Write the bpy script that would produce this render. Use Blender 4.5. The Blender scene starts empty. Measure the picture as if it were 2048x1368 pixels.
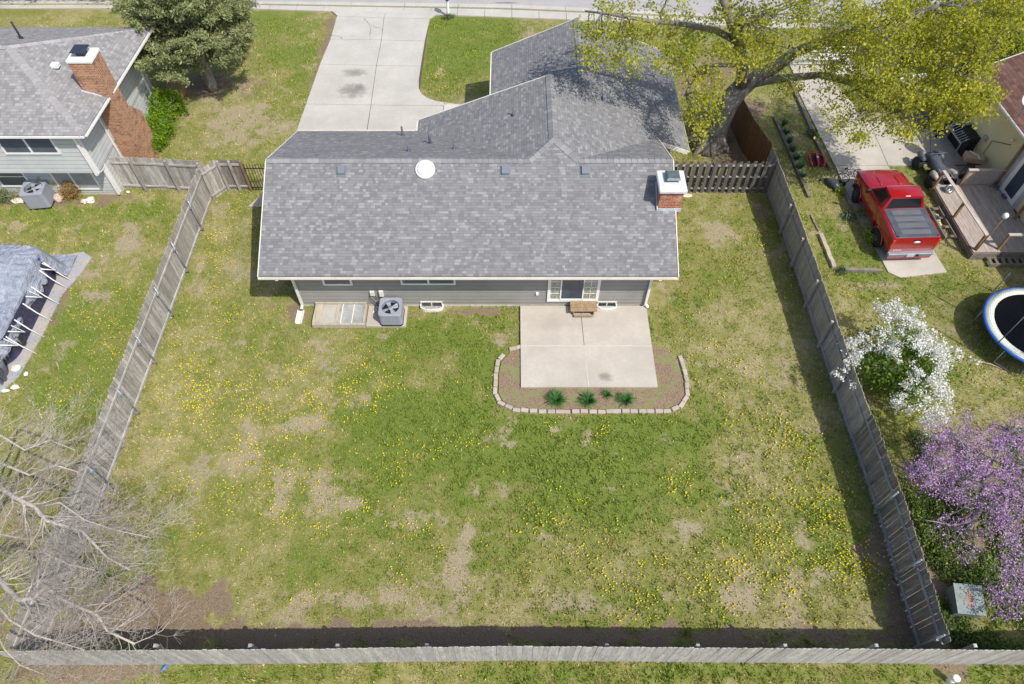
import bpy, math, random
import numpy as np
from mathutils import Vector, Matrix
random.seed(7)
rng = np.random.default_rng(11)
PI = math.pi
scene = bpy.context.scene
COL = scene.collection

# ------------------------------------------------------------------ camera
FPX, TILT, CAMH = 1400.0, math.radians(55), 21.3
cam_d = bpy.data.cameras.new("camera")
cam = bpy.data.objects.new("camera", cam_d)
COL.objects.link(cam)
cam.location = (0, 0, CAMH)
cam.rotation_euler = (PI/2 - TILT, 0, 0)
cam_d.sensor_fit = 'HORIZONTAL'
cam_d.sensor_width = 36.0
cam_d.lens = 36.0 * FPX / 2048.0
cam_d.clip_end = 2000
scene.camera = cam

# ------------------------------------------------------------------ light
sunv = Vector((1.34, -1.31, 2.6)).normalized()
elev = math.asin(sunv.z)
world = bpy.data.worlds.new("World")
scene.world = world
world.use_nodes = True
wn = world.node_tree
wn.nodes.clear()
sky = wn.nodes.new('ShaderNodeTexSky')
sky.sky_type = 'NISHITA'
sky.sun_disc = False
sky.sun_elevation = elev
sky.sun_rotation = math.atan2(sunv.x, sunv.y)
sky.air_density = 1.0
sky.dust_density = 2.0
bg = wn.nodes.new('ShaderNodeBackground')
bg.inputs[1].default_value = 0.15
wo = wn.nodes.new('ShaderNodeOutputWorld')
wn.links.new(sky.outputs[0], bg.inputs[0])
wn.links.new(bg.outputs[0], wo.inputs[0])
sl = bpy.data.lights.new("sun", 'SUN')
sl.energy = 4.0
sl.angle = math.radians(0.6)
sl.color = (1.0, 0.955, 0.88)
so = bpy.data.objects.new("sun", sl)
so.rotation_euler = sunv.to_track_quat('Z', 'Y').to_euler()
COL.objects.link(so)
scene.view_settings.view_transform = 'Standard'
scene.view_settings.look = 'None'
scene.view_settings.exposure = 0.14
scene.view_settings.gamma = 1.0
scene.view_settings.use_curve_mapping = False

# ------------------------------------------------------------------ projection helper: a photo pixel (2048 wide) and a height give a point
def at(u, v, z=0.0):
    r = Vector((u-1024, 0, 0)) + Vector((0, math.cos(TILT), -math.sin(TILT)))*FPX + Vector((0, math.sin(TILT), math.cos(TILT)))*(684-v)
    return Vector((0, 0, CAMH)) + r*((z-CAMH)/r.z)

# ------------------------------------------------------------------ material helpers
MATS = {}
class NT:
    def __init__(s, name):
        s.m = bpy.data.materials.new(name); s.m.use_nodes = True
        s.t = s.m.node_tree; s.t.nodes.clear()
        s.out = s.n('ShaderNodeOutputMaterial')
    def n(s, typ, **kw):
        nd = s.t.nodes.new(typ)
        for k, v in kw.items(): setattr(nd, k, v)
        return nd
    def l(s, a, b): s.t.links.new(a, b)
    def put(s, sock, v):
        if isinstance(v, bpy.types.NodeSocket): s.l(v, sock)
        elif isinstance(v, (int, float)): sock.default_value = v
        else:
            v = tuple(v)
            sock.default_value = v if len(v) == len(sock.default_value) else v + (1.0,)
    def coord(s, kind='Object', scale=None, rot=None):
        c = s.n('ShaderNodeTexCoord').outputs[kind]
        if scale is not None or rot is not None:
            m = s.n('ShaderNodeMapping'); s.l(c, m.inputs[0])
            if scale is not None: m.inputs['Scale'].default_value = scale if not isinstance(scale, (int, float)) else (scale,)*3
            if rot is not None: m.inputs['Rotation'].default_value = rot
            c = m.outputs[0]
        return c
    def noise(s, vec, scale, detail=4, rough=.6, out=0, dist=0):
        n = s.n('ShaderNodeTexNoise'); s.l(vec, n.inputs['Vector'])
        n.inputs['Scale'].default_value = scale; n.inputs['Detail'].default_value = detail
        n.inputs['Roughness'].default_value = rough; n.inputs['Distortion'].default_value = dist
        return n.outputs[out]
    def ramp(s, fac, stops, interp='LINEAR'):
        r = s.n('ShaderNodeValToRGB'); s.put(r.inputs[0], fac); r.color_ramp.interpolation = interp
        while len(r.color_ramp.elements) < len(stops): r.color_ramp.elements.new(.5)
        for e, (p, c) in zip(r.color_ramp.elements, stops):
            e.position = p; e.color = (c, c, c, 1) if isinstance(c, (int, float)) else tuple(c)+(1,)
        return r.outputs[0]
    def mix(s, fac, a, b, mode='MIX'):
        m = s.n('ShaderNodeMix', data_type='RGBA', blend_type=mode)
        s.put(m.inputs[0], fac); s.put(m.inputs[6], a); s.put(m.inputs[7], b)
        return m.outputs[2]
    def math(s, op, a, b=0.0, c=0.0, clamp=False):
        m = s.n('ShaderNodeMath', operation=op, use_clamp=clamp)
        s.put(m.inputs[0], a); s.put(m.inputs[1], b); s.put(m.inputs[2], c)
        return m.outputs[0]
    def maprange(s, v, a, b, c=0.0, d=1.0):
        m = s.n('ShaderNodeMapRange'); s.put(m.inputs[0], v)
        for i, x in enumerate((a, b, c, d)): m.inputs[i+1].default_value = x
        return m.outputs[0]
    def attr(s, name, out='Fac'):
        return s.n('ShaderNodeAttribute', attribute_name=name).outputs[out]
    def finish(s, col, rough=.8, bump=None, bstr=.3, bdist=.02, metal=0.0, spec=.3, trans=None, alpha=None, coat=0.0):
        p = s.n('ShaderNodeBsdfPrincipled')
        s.put(p.inputs['Base Color'], col); s.put(p.inputs['Roughness'], rough); s.put(p.inputs['Metallic'], metal)
        p.inputs['Specular IOR Level'].default_value = spec
        p.inputs['Coat Weight'].default_value = coat
        p.inputs['Coat Roughness'].default_value = .06
        if alpha is not None: s.put(p.inputs['Alpha'], alpha)
        if bump is not None:
            b = s.n('ShaderNodeBump'); b.inputs['Strength'].default_value = bstr; b.inputs['Distance'].default_value = bdist
            s.put(b.inputs['Height'], bump); s.l(b.outputs[0], p.inputs['Normal'])
        sh = p.outputs[0]
        if trans:
            t = s.n('ShaderNodeBsdfTranslucent'); s.put(t.inputs[0], col)
            mx = s.n('ShaderNodeMixShader'); mx.inputs[0].default_value = trans
            s.l(sh, mx.inputs[1]); s.l(t.outputs[0], mx.inputs[2]); sh = mx.outputs[0]
        s.l(sh, s.out.inputs[0])
        return s.m

def hsvj(c, k): return tuple(x*k for x in c)

def plain(name, col, rough=.6, var=.12, scale=3.0, metal=0.0, spec=.3, bump=0.0, coat=0.0, bscale=None):
    if name in MATS: return MATS[name]
    t = NT(name); c = t.coord()
    n = t.noise(c, scale, 5)
    col2 = t.mix(t.ramp(n, [(.3, 0.0), (.7, 1.0)]), hsvj(col, 1-var), hsvj(col, 1+var))
    MATS[name] = t.finish(col2, rough, t.noise(c, bscale or scale*8, 3) if bump else None, bump, .01, metal, spec, coat=coat)
    return MATS[name]

def leafmat(name, cols, trans=.35, rough=.6, spec=.2):
    """cols: 3-4 colours picked by the per-leaf value 'rnd'"""
    t = NT(name); r = t.attr('rnd')
    col = t.ramp(r, [(i/(len(cols)-1), c) for i, c in enumerate(cols)])
    MATS[name] = t.finish(col, rough, spec=spec, trans=trans)
    return MATS[name]

def barkmat(name, c1, c2, scale=6):
    t = NT(name); c = t.coord(scale=(1, 1, .25))
    n = t.noise(c, scale, 6, .7)
    col = t.mix(t.ramp(n, [(.35, 0.0), (.65, 1.0)]), c1, c2)
    n2 = t.noise(t.coord(), 1.2, 3)
    col = t.mix(t.ramp(n2, [(.45, 0.0), (.7, .5)]), col, hsvj(c2, 1.25))
    MATS[name] = t.finish(col, .9, n, .8, .05, spec=.1)
    return MATS[name]

def woodmat(name, c1, c2, c3, scale=1.0, rough=.9):
    """weathered boards: per-board value 'rnd' plus grain running along the UV v axis"""
    t = NT(name); r = t.attr('rnd')
    uv = t.coord('UV')
    m = t.n('ShaderNodeMapping'); t.l(uv, m.inputs[0]); m.inputs['Scale'].default_value = (22*scale, 1.6*scale, 1)
    off = t.n('ShaderNodeCombineXYZ'); t.put(off.inputs[0], t.math('MULTIPLY', r, 37.0)); t.put(off.inputs[1], t.math('MULTIPLY', r, 91.0))
    t.l(off.outputs[0], m.inputs['Location'])
    g = t.noise(m.outputs[0], 2.0, 6, .65)
    m2 = t.n('ShaderNodeMapping'); t.l(uv, m2.inputs[0]); m2.inputs['Scale'].default_value = (4, .7, 1); t.l(off.outputs[0], m2.inputs['Location'])
    g2 = t.noise(m2.outputs[0], 1.5, 3)
    base = t.mix(r, c1, c2)
    base = t.mix(t.ramp(g2, [(.42, 0.0), (.72, .75)]), base, c3)
    col = t.mix(t.ramp(g, [(.32, .55), (.6, 0.0)]), base, hsvj(c3, .45))
    MATS[name] = t.finish(col, rough, g, .4, .01, spec=.15)
    return MATS[name]

def shinglemat(name, base, light, dark, row=.125, tab=.135, lightfrac=.12, stain=None):
    """roof shingles from UV in metres (u along the eave, v up the slope)"""
    t = NT(name); uv = t.coord('UV')
    sx = t.n('ShaderNodeSeparateXYZ'); t.l(uv, sx.inputs[0])
    wob = t.noise(uv, .7, 2)
    v = t.math('DIVIDE', t.math('ADD', sx.outputs[1], t.math('MULTIPLY', wob, .03)), row)
    vr = t.math('FLOOR', v); vf = t.math('FRACT', v)
    wn_ = t.n('ShaderNodeTexWhiteNoise', noise_dimensions='1D'); t.l(vr, wn_.inputs['W'])
    u = t.math('ADD', t.math('DIVIDE', sx.outputs[0], tab), t.math('MULTIPLY', wn_.outputs[0], 7.0))
    # uneven tab widths
    u = t.math('ADD', u, t.math('MULTIPLY', t.math('SINE', t.math('ADD', t.math('MULTIPLY', u, 1.9), t.math('MULTIPLY', vr, 2.3))), .28))
    ur = t.math('FLOOR', u); uf = t.math('FRACT', u)
    cmb = t.n('ShaderNodeCombineXYZ'); t.l(ur, cmb.inputs[0]); t.l(vr, cmb.inputs[1])
    w2 = t.n('ShaderNodeTexWhiteNoise', noise_dimensions='2D'); t.l(cmb.outputs[0], w2.inputs['Vector'])
    cell = w2.outputs[0]
    col = t.ramp(cell, [(0, dark), (.22, dark), (.3, base), (1-lightfrac-.08, hsvj(base, 1.12)), (1-lightfrac, light), (1, hsvj(light, 1.12))])
    gran = t.noise(uv, 60, 3, .7)
    col = t.mix(.22, col, t.ramp(gran, [(.3, hsvj(base, .6)), (.7, hsvj(light, 1.1))]), 'MIX')
    edge = t.math('MAXIMUM', t.math('LESS_THAN', vf, .1), t.math('MULTIPLY', t.math('LESS_THAN', uf, .07), .7))
    col = t.mix(t.math('MULTIPLY', edge, .45), col, hsvj(dark, .5))
    big = t.noise(uv, .35, 5, .6)
    col = t.mix(t.ramp(big, [(.35, .16), (.65, 0.0)]), col, hsvj(base, .8))
    if stain:
        st = t.noise(uv, .9, 5, .65, dist=.6)
        col = t.mix(t.ramp(st, [(.48, 0.0), (.66, .75)]), col, stain)
    hgt = t.math('SUBTRACT', t.math('MULTIPLY', cell, .5), t.math('MULTIPLY', vf, 1.0))
    MATS[name] = t.finish(col, .92, hgt, .5, .012, spec=.15)
    return MATS[name]

def sidingmat(name, col, pitch=.2):
    t = NT(name); c = t.coord()
    s = t.n('ShaderNodeSeparateXYZ'); t.l(c, s.inputs[0])
    f = t.math('FRACT', t.math('DIVIDE', s.outputs[2], pitch))
    n = t.noise(c, 1.2, 4)
    cc = t.mix(t.ramp(n, [(.35, 0.0), (.65, 1.0)]), hsvj(col, .93), hsvj(col, 1.06))
    cc = t.mix(t.math('MULTIPLY', t.math('LESS_THAN', f, .09), .55), cc, hsvj(col, .35))  # shadow line under each lap board, painted into the colour
    hgt = t.math('SUBTRACT', 1.0, f)
    MATS[name] = t.finish(cc, .6, hgt, .6, .025, spec=.25)
    return MATS[name]

def brickmat(name, c1, c2, c3, mortar, uvk='UV'):
    t = NT(name); uv = t.coord(uvk)
    b = t.n('ShaderNodeTexBrick'); t.l(uv, b.inputs[0])
    b.inputs['Scale'].default_value = 1.0
    b.inputs['Brick Width'].default_value = .21; b.inputs['Row Height'].default_value = .075
    b.inputs['Mortar Size'].default_value = .008; b.inputs['Mortar Smooth'].default_value = .2
    b.inputs['Color1'].default_value = c1+(1,); b.inputs['Color2'].default_value = c2+(1,); b.inputs['Mortar'].default_value = mortar+(1,)
    n = t.noise(uv, 3.5, 5, .7)
    col = t.mix(t.ramp(n, [(.5, 0.0), (.68, .8)]), b.outputs[0], c3)
    MATS[name] = t.finish(col, .9, b.outputs[1], -.5, .01, spec=.15)
    return MATS[name]

def concretemat(name, col, stains=(), dark=.75, blot=.6):
    """stains: (x, y, rx, ry, strength) oil marks on the slab, in metres"""
    t = NT(name); c = t.coord()
    n = t.noise(c, .6, 6, .65); n2 = t.noise(c, 9, 5, .7)
    cc = t.mix(t.ramp(n, [(.35, 0.0), (.65, 1.0)]), hsvj(col, dark), hsvj(col, 1.06))
    cc = t.mix(t.ramp(n2, [(.4, .3), (.62, 0.0)]), cc, hsvj(col, .75))
    n3 = t.noise(c, 1.7, 4, .6, dist=1.0)
    cc = t.mix(t.ramp(n3, [(.55, 0.0), (.75, blot)]), cc, hsvj((col[0]*.98, col[1]*.96, col[2]*.93), .86))
    s = t.n('ShaderNodeSeparateXYZ'); t.l(c, s.inputs[0])
    for (x, y, rx, ry, k) in stains:
        dx = t.math('DIVIDE', t.math('SUBTRACT', s.outputs[0], x), rx); dy = t.math('DIVIDE', t.math('SUBTRACT', s.outputs[1], y), ry)
        d = t.math('SQRT', t.math('ADD', t.math('MULTIPLY', dx, dx), t.math('MULTIPLY', dy, dy)))
        d = t.math('ADD', d, t.math('MULTIPLY', t.math('SUBTRACT', t.noise(c, 3.0, 5), .5), 1.6))
        cc = t.mix(t.ramp(d, [(0, k), (.5, k*.7), (1.0, 0.0)]), cc, (.07, .06, .055))
    MATS[name] = t.finish(cc, .85, n2, .25, .006, spec=.2)
    return MATS[name]

# ------------------------------------------------------------------ mesh helpers
def link(name, me, mat, parent=None):
    o = bpy.data.objects.new(name, me)
    COL.objects.link(o)
    if mat: me.materials.append(mat)
    if parent: o.parent = parent
    return o

def tag(o, label=None, cat=None, group=None, kind=None):
    if label: o['label'] = label
    if cat: o['category'] = cat
    if group: o['group'] = group
    if kind: o['kind'] = kind
    return o

def thing(name, label, cat, loc=(0, 0, 0), rz=0, group=None):
    o = bpy.data.objects.new(name, None); COL.objects.link(o)
    o.location = loc; o.rotation_euler = (0, 0, rz); o.empty_display_size = .2
    return tag(o, label, cat, group)

def dup(root, loc=None, rz=None, label=None, sc=None):
    def cp(o, par):
        c = o.copy(); COL.objects.link(c)
        if par: c.parent = par
        for ch in [x for x in o.children]: cp(ch, c)
        return c
    r = cp(root, None)
    if loc is not None: r.location = loc
    if rz is not None: r.rotation_euler = (0, 0, rz)
    if sc is not None: r.scale = (sc,)*3 if isinstance(sc, (int, float)) else sc
    if label: r['label'] = label
    return r

class MB:
    def __init__(s): s.v = []; s.f = []; s.uv = []; s.r = []; s.sm = []
    def add(s, vs, fs, uvs=None, rnd=0.5, smooth=False, M=None):
        b = len(s.v)
        vs = [Vector(v) for v in vs]
        if M is not None: vs = [M @ v for v in vs]
        s.v += [tuple(v) for v in vs]
        s.r += [rnd]*len(vs)
        for i, f in enumerate(fs):
            s.f.append(tuple(b+k for k in f)); s.sm.append(smooth)
            if uvs: s.uv.append(uvs[i])
            else:
                p = [vs[k] for k in f]
                n = (p[1]-p[0]).cross(p[2]-p[0])
                if n.length < 1e-12: s.uv.append([(0, 0)]*len(f)); continue
                n.normalize()
                if abs(n.z) > .95: s.uv.append([(q.x, q.y) for q in p])
                else:
                    a = Vector((-n.y, n.x, 0)).normalized(); c = n.cross(a)
                    s.uv.append([(q.dot(a), q.dot(c)) for q in p])
        return s
    def box(s, x0, x1, y0, y1, z0, z1, rnd=.5, M=None, ch=0.0):
        if x0 > x1: x0, x1 = x1, x0
        if y0 > y1: y0, y1 = y1, y0
        if z0 > z1: z0, z1 = z1, z0
        if ch <= 0:
            vs = [(x, y, z) for z in (z0, z1) for y in (y0, y1) for x in (x0, x1)]
            fs = [(0, 2, 3, 1), (4, 5, 7, 6), (0, 1, 5, 4), (2, 6, 7, 3), (0, 4, 6, 2), (1, 3, 7, 5)]
            return s.add(vs, fs, None, rnd, False, M)
        c = ch
        ring = [(x0+c, y0), (x1-c, y0), (x1, y0+c), (x1, y1-c), (x1-c, y1), (x0+c, y1), (x0, y1-c), (x0, y0+c)]
        rin = [(x0+c, y0+c), (x1-c, y0+c), (x1-c, y0+c), (x1-c, y1-c), (x1-c, y1-c), (x0+c, y1-c), (x0+c, y1-c), (x0+c, y0+c)]
        vs = [(x, y, z0) for x, y in ring]+[(x, y, z1-c) for x, y in ring]+[(x, y, z1) for x, y in [(x0+c, y0+c), (x1-c, y0+c), (x1-c, y1-c), (x0+c, y1-c)]]
        fs = [tuple(range(7, -1, -1))]+[(i, (i+1) % 8, 8+(i+1) % 8, 8+i) for i in range(8)]
        t = {0: 16, 1: 17, 2: 17, 3: 18, 4: 18, 5: 19, 6: 19, 7: 16}
        for i in range(8):
            j = (i+1) % 8
            a, b = t[i], t[j]
            fs.append((8+i, 8+j, b, a) if a != b else (8+i, 8+j, a))
        fs.append((16, 17, 18, 19))
        return s.add(vs, fs, None, rnd, False, M)
    def prism(s, pts, z0, z1, rnd=.5, M=None):
        n = len(pts)
        a = sum(pts[i][0]*pts[(i+1) % n][1]-pts[(i+1) % n][0]*pts[i][1] for i in range(n))
        if a < 0: pts = pts[::-1]
        vs = [(x, y, z0) for x, y in pts]+[(x, y, z1) for x, y in pts]
        fs = [tuple(range(n-1, -1, -1)), tuple(range(n, 2*n))]+[(i, (i+1) % n, n+(i+1) % n, n+i) for i in range(n)]
        return s.add(vs, fs, None, rnd, False, M)
    def bar(s, p, q, w, h=None, rnd=.5, up=(0, 0, 1)):
        """rectangular bar from p to q"""
        p = Vector(p); q = Vector(q); h = h or w
        d = (q-p); L = d.length; d.normalize()
        u = Vector(up)
        if abs(d.dot(u)) > .95: u = Vector((0, 1, 0))
        a = d.cross(u).normalized(); b = a.cross(d).normalized()
        vs = []
        for base in (p, q):
            for sa, sb in ((-1, -1), (1, -1), (1, 1), (-1, 1)): vs.append(base+a*sa*w/2+b*sb*h/2)
        fs = [(0, 1, 2, 3), (7, 6, 5, 4), (0, 4, 5, 1), (1, 5, 6, 2), (2, 6, 7, 3), (3, 7, 4, 0)]
        uvs = [[(0, 0), (w, 0), (w, h), (0, h)]]*2+[[(0, 0), (0, L), (w, L), (w, 0)]]*4
        return s.add(vs, fs, uvs, rnd)
    def tube(s, pts, r, n=8, rnd=.5, cap=True, smooth=True):
        pts = [Vector(p) for p in pts]
        rs = r if isinstance(r, (list, tuple)) else [r]*len(pts)
        vs = []; prev = None
        for i, p in enumerate(pts):
            d = (pts[min(i+1, len(pts)-1)]-pts[max(i-1, 0)])
            if d.length < 1e-9: d = Vector((0, 0, 1))
            d.normalize()
            if prev is None:
                a = d.cross(Vector((0, 0, 1)))
                if a.length < .1: a = d.cross(Vector((0, 1, 0)))
            else: a = prev-d*prev.dot(d)
            a.normalize(); prev = a; b = d.cross(a)
            for k in range(n):
                t = 2*PI*k/n; vs.append(p+(a*math.cos(t)+b*math.sin(t))*rs[i])
        fs = []
        for i in range(len(pts)-1):
            for k in range(n):
                fs.append((i*n+k, i*n+(k+1) % n, (i+1)*n+(k+1) % n, (i+1)*n+k))
        if cap: fs += [tuple(range(n-1, -1, -1)), tuple((len(pts)-1)*n+k for k in range(n))]
        b = len(s.v)
        s.add(vs, fs, None, rnd, smooth)
        return s
    def lathe(s, prof, n=24, c=(0, 0, 0), rnd=.5, smooth=True, M=None, sx=1, sy=1):
        vs = []
        for r, z in prof:
            for k in range(n):
                t = 2*PI*k/n; vs.append((c[0]+r*math.cos(t)*sx, c[1]+r*math.sin(t)*sy, c[2]+z))
        fs = [(i*n+k, i*n+(k+1) % n, (i+1)*n+(k+1) % n, (i+1)*n+k) for i in range(len(prof)-1) for k in range(n)]
        if prof[0][0] > 1e-6: fs.append(tuple(range(n-1, -1, -1)))
        if prof[-1][0] > 1e-6: fs.append(tuple((len(prof)-1)*n+k for k in range(n)))
        return s.add(vs, fs, None, rnd, smooth, M)
    def build(s, name, mat, parent=None, bevel=0):
        me = bpy.data.meshes.new(name)
        me.from_pydata(s.v, [], s.f)
        ul = me.uv_layers.new(name='UVMap')
        flat = [c for f in s.uv for uv in f for c in uv]
        if len(flat) == 2*len(me.loops): ul.data.foreach_set('uv', flat)
        at_ = me.attributes.new('rnd', 'FLOAT', 'POINT'); at_.data.foreach_set('value', s.r)
        me.polygons.foreach_set('use_smooth', s.sm)
        me.validate(); me.update()
        o = link(name, me, mat, parent)
        if bevel:
            m = o.modifiers.new('bevel', 'BEVEL'); m.width = bevel; m.segments = 2; m.limit_method = 'ANGLE'
        return o

def trimesh(name, verts, tris, rnd, mat, parent=None, smooth=False):
    me = bpy.data.meshes.new(name)
    nv, nt = len(verts), len(tris)
    me.vertices.add(nv); me.vertices.foreach_set('co', np.asarray(verts, dtype=np.float32).ravel())
    k = tris.shape[1]
    me.loops.add(nt*k); me.loops.foreach_set('vertex_index', tris.astype(np.int32).ravel())
    me.polygons.add(nt); me.polygons.foreach_set('loop_start', np.arange(0, nt*k, k, dtype=np.int32))
    try: me.polygons.foreach_set('loop_total', np.full(nt, k, dtype=np.int32))
    except Exception: pass
    a = me.attributes.new('rnd', 'FLOAT', 'POINT'); a.data.foreach_set('value', np.asarray(rnd, dtype=np.float32))
    if smooth: me.polygons.foreach_set('use_smooth', np.ones(nt, dtype=bool))
    me.update(calc_edges=True)
    return link(name, me, mat, parent)

def rot_frames(n, tilt=None, az=None):
    """random orthonormal frames (a along leaf, b across)"""
    d = rng.normal(size=(n, 3)); d /= np.linalg.norm(d, axis=1, keepdims=True)
    e = rng.normal(size=(n, 3)); e -= d*np.sum(d*e, 1, keepdims=True); e /= np.linalg.norm(e, axis=1, keepdims=True)
    return d, e

def leaves(name, pts, size, mat, parent=None, rnd=None, aspect=.6, flat=0.0, sizevar=.35, jitter=None):
    """one small pointed quad leaf per point"""
    pts = np.asarray(pts); n = len(pts)
    d, e = rot_frames(n)
    if flat:
        d[:, 2] *= (1-flat); d /= np.linalg.norm(d, axis=1, keepdims=True)
        e[:, 2] *= (1-flat); e -= d*np.sum(d*e, 1, keepdims=True); e /= np.linalg.norm(e, axis=1, keepdims=True)
    s = (size*(1+sizevar*rng.normal(size=n)).clip(.45, 1.9))[:, None]
    w = s*aspect*.5
    v = np.stack([pts, pts+d*s*.5+e*w, pts+d*s, pts+d*s*.5-e*w], 1).reshape(-1, 3)
    t = np.arange(4*n).reshape(n, 4)
    if rnd is None: rnd = rng.random(n)
    return trimesh(name, v, t, np.repeat(rnd, 4), mat, parent)

# value noise on a grid of points (numpy)
def vnoise(x, y, s, seed=0):
    r = np.random.default_rng(seed); G = r.random((256, 256))
    X = x/s+1000.3; Y = y/s+1000.7
    xi = np.floor(X).astype(int); yi = np.floor(Y).astype(int); fx = X-xi; fy = Y-yi
    fx = fx*fx*(3-2*fx); fy = fy*fy*(3-2*fy)
    g = lambda a, b: G[a % 256, b % 256]
    return (g(xi, yi)*(1-fx)+g(xi+1, yi)*fx)*(1-fy)+(g(xi, yi+1)*(1-fx)+g(xi+1, yi+1)*fx)*fy
def fbm(x, y, s, seed=0, o=4):
    t = 0; a = .5; n = 0
    for k in range(o):
        t = t+a*vnoise(x, y, s, seed+k); n += a; a *= .55; s *= .47
    return t/n

# ================================================================== GROUND
def poly_mask(x, y, poly):
    inside = np.zeros(x.shape, bool); n = len(poly)
    for i in range(n):
        x0, y0 = poly[i]; x1, y1 = poly[(i+1) % n]
        if y0 == y1: continue
        c = ((y0 > y) != (y1 > y)) & (x < (x1-x0)*(y-y0)/(y1-y0)+x0)
        inside ^= c
    return inside

def blob(x, y, u, v, ru, rv, k, seed):
    """soft uneven patch centred at a photo pixel"""
    p = at(u, v); q = at(u+ru, v); r = at(u, v-rv)
    rx = abs(q.x-p.x); ry = abs(r.y-p.y)
    d = np.sqrt(((x-p.x)/rx)**2+((y-p.y)/ry)**2)
    m = d < 2.1
    out = np.zeros(x.shape)
    dm = d[m]+(fbm(x[m], y[m], max(.6, min(rx, ry)*.9), seed, 5)-.5)*2.7
    out[m] = k*np.clip((1.35-dm)*.8, 0, 1)
    return out

GREEN = [(1190, 845, 210, 16, .6), (983, 760, 14, 60, .6), (1392, 770, 14, 50, .4), (900, 720, 190, 80, .75), (1000, 640, 60, 40, .3), (1080, 880, 330, 70, .75), (1180, 960, 260, 80, .6), (860, 660, 150, 30, .5), (820, 880, 150, 70, .45),
         (1350, 640, 60, 60, .35), (1400, 800, 50, 120, .3), (1100, 1040, 300, 60, .3), (960, 960, 130, 60, .35), (1250, 1200, 300, 60, .15), (930, 100, 120, 90, .9), (1270, 90, 120, 50, .6), (560, 60, 90, 80, .45), (590, 150, 60, 60, .3),
         (300, 420, 60, 30, .55), (330, 460, 50, 20, .4), (150, 420, 130, 20, .3), (170, 660, 120, 120, .3), (150, 800, 100, 50, .35), (640, 1130, 80, 70, .3), (300, 1100, 100, 70, .25), (1680, 500, 30, 60, .5), (1740, 530, 50, 30, .3),
         (1950, 620, 130, 110, .2), (1500, 900, 40, 50, .1), (900, 1345, 900, 20, .3), (1400, 1345, 600, 20, .3), (420, 870, 100, 80, .1), (1640, 1050, 60, 120, .25), (1400, 560, 60, 60, .2), (1690, 360, 20, 40, -.2), (730, 1000, 60, 40, .1)]
BARE = [(600, 850, 90, 16, .8), (480, 780, 110, 60, .22), (640, 690, 110, 40, .15), (620, 800, 60, 30, .25), (250, 480, 30, 60, .8), (200, 560, 60, 60, .25), (850, 1045, 50, 25, .8), (925, 1115, 34, 50, .6), (880, 1160, 90, 34, .45), (700, 1200, 160, 22, .6), (560, 1195, 80, 18, .45),
        (1385, 1060, 45, 24, .75), (1500, 1200, 90, 25, .6), (1460, 1190, 60, 40, .4), (1445, 465, 30, 28, .95), (1490, 950, 70, 60, .4), (1080, 1205, 90, 30, .55), (1240, 1215, 100, 25, .5), (640, 950, 90, 30, .4), (570, 1120, 60, 30, .3), (700, 1020, 90, 30, .4),
        (1026, 890, 14, 8, 1.0), (936, 1065, 12, 10, 1.0), (980, 1068, 10, 7, .9), (1110, 858, 9, 6, .9), (1170, 885, 8, 6, .8), (908, 820, 9, 7, .8), (770, 675, 22, 8, .9), (1230, 905, 9, 6, .8), (1315, 520, 14, 60, .6), (1330, 580, 30, 30, .4), (1395, 725, 10, 8, .8), (1425, 728, 9, 8, .7),
        (590, 250, 60, 30, .5), (480, 240, 80, 50, .5), (430, 250, 60, 60, .3), (1620, 240, 40, 60, .5), (1640, 420, 60, 60, .3), (1950, 780, 100, 40, .25), (1740, 570, 60, 12, .5), (1560, 800, 70, 90, .25), (380, 1180, 60, 60, .3), (1500, 620, 60, 60, .2), (410, 560, 50, 80, .25), (340, 800, 60, 60, .25), (1420, 650, 70, 40, .15), (460, 640, 60, 50, .25), (1700, 1000, 40, 60, .1), (500, 900, 100, 50, .2), (780, 1190, 100, 30, .4), (250, 400, 50, 20, .3), (30, 450, 60, 10, .3)]
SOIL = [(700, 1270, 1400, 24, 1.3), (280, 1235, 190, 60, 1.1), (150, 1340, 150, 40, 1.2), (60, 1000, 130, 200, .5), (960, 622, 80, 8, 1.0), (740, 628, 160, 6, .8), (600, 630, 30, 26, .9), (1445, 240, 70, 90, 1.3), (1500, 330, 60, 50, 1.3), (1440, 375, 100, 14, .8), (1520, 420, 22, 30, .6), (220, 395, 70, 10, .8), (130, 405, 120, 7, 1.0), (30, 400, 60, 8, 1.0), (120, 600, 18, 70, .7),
        (1900, 1180, 180, 130, 1.2), (1860, 1000, 60, 90, 1.0), (1960, 940, 110, 60, .6), (1790, 1240, 20, 40, .9), (1775, 1040, 14, 60, .7), (1735, 900, 14, 60, .7), (1650, 700, 9, 60, .7), (640, 130, 7, 90, 1.0), (655, 60, 8, 40, 1.0), (430, 170, 80, 30, .7), (330, 240, 60, 60, .6), (1880, 210, 120, 60, .7), (1680, 330, 10, 60, .4), (430, 400, 30, 14, .6), (1990, 530, 90, 8, .5), (120, 560, 15, 80, .5)]

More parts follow.
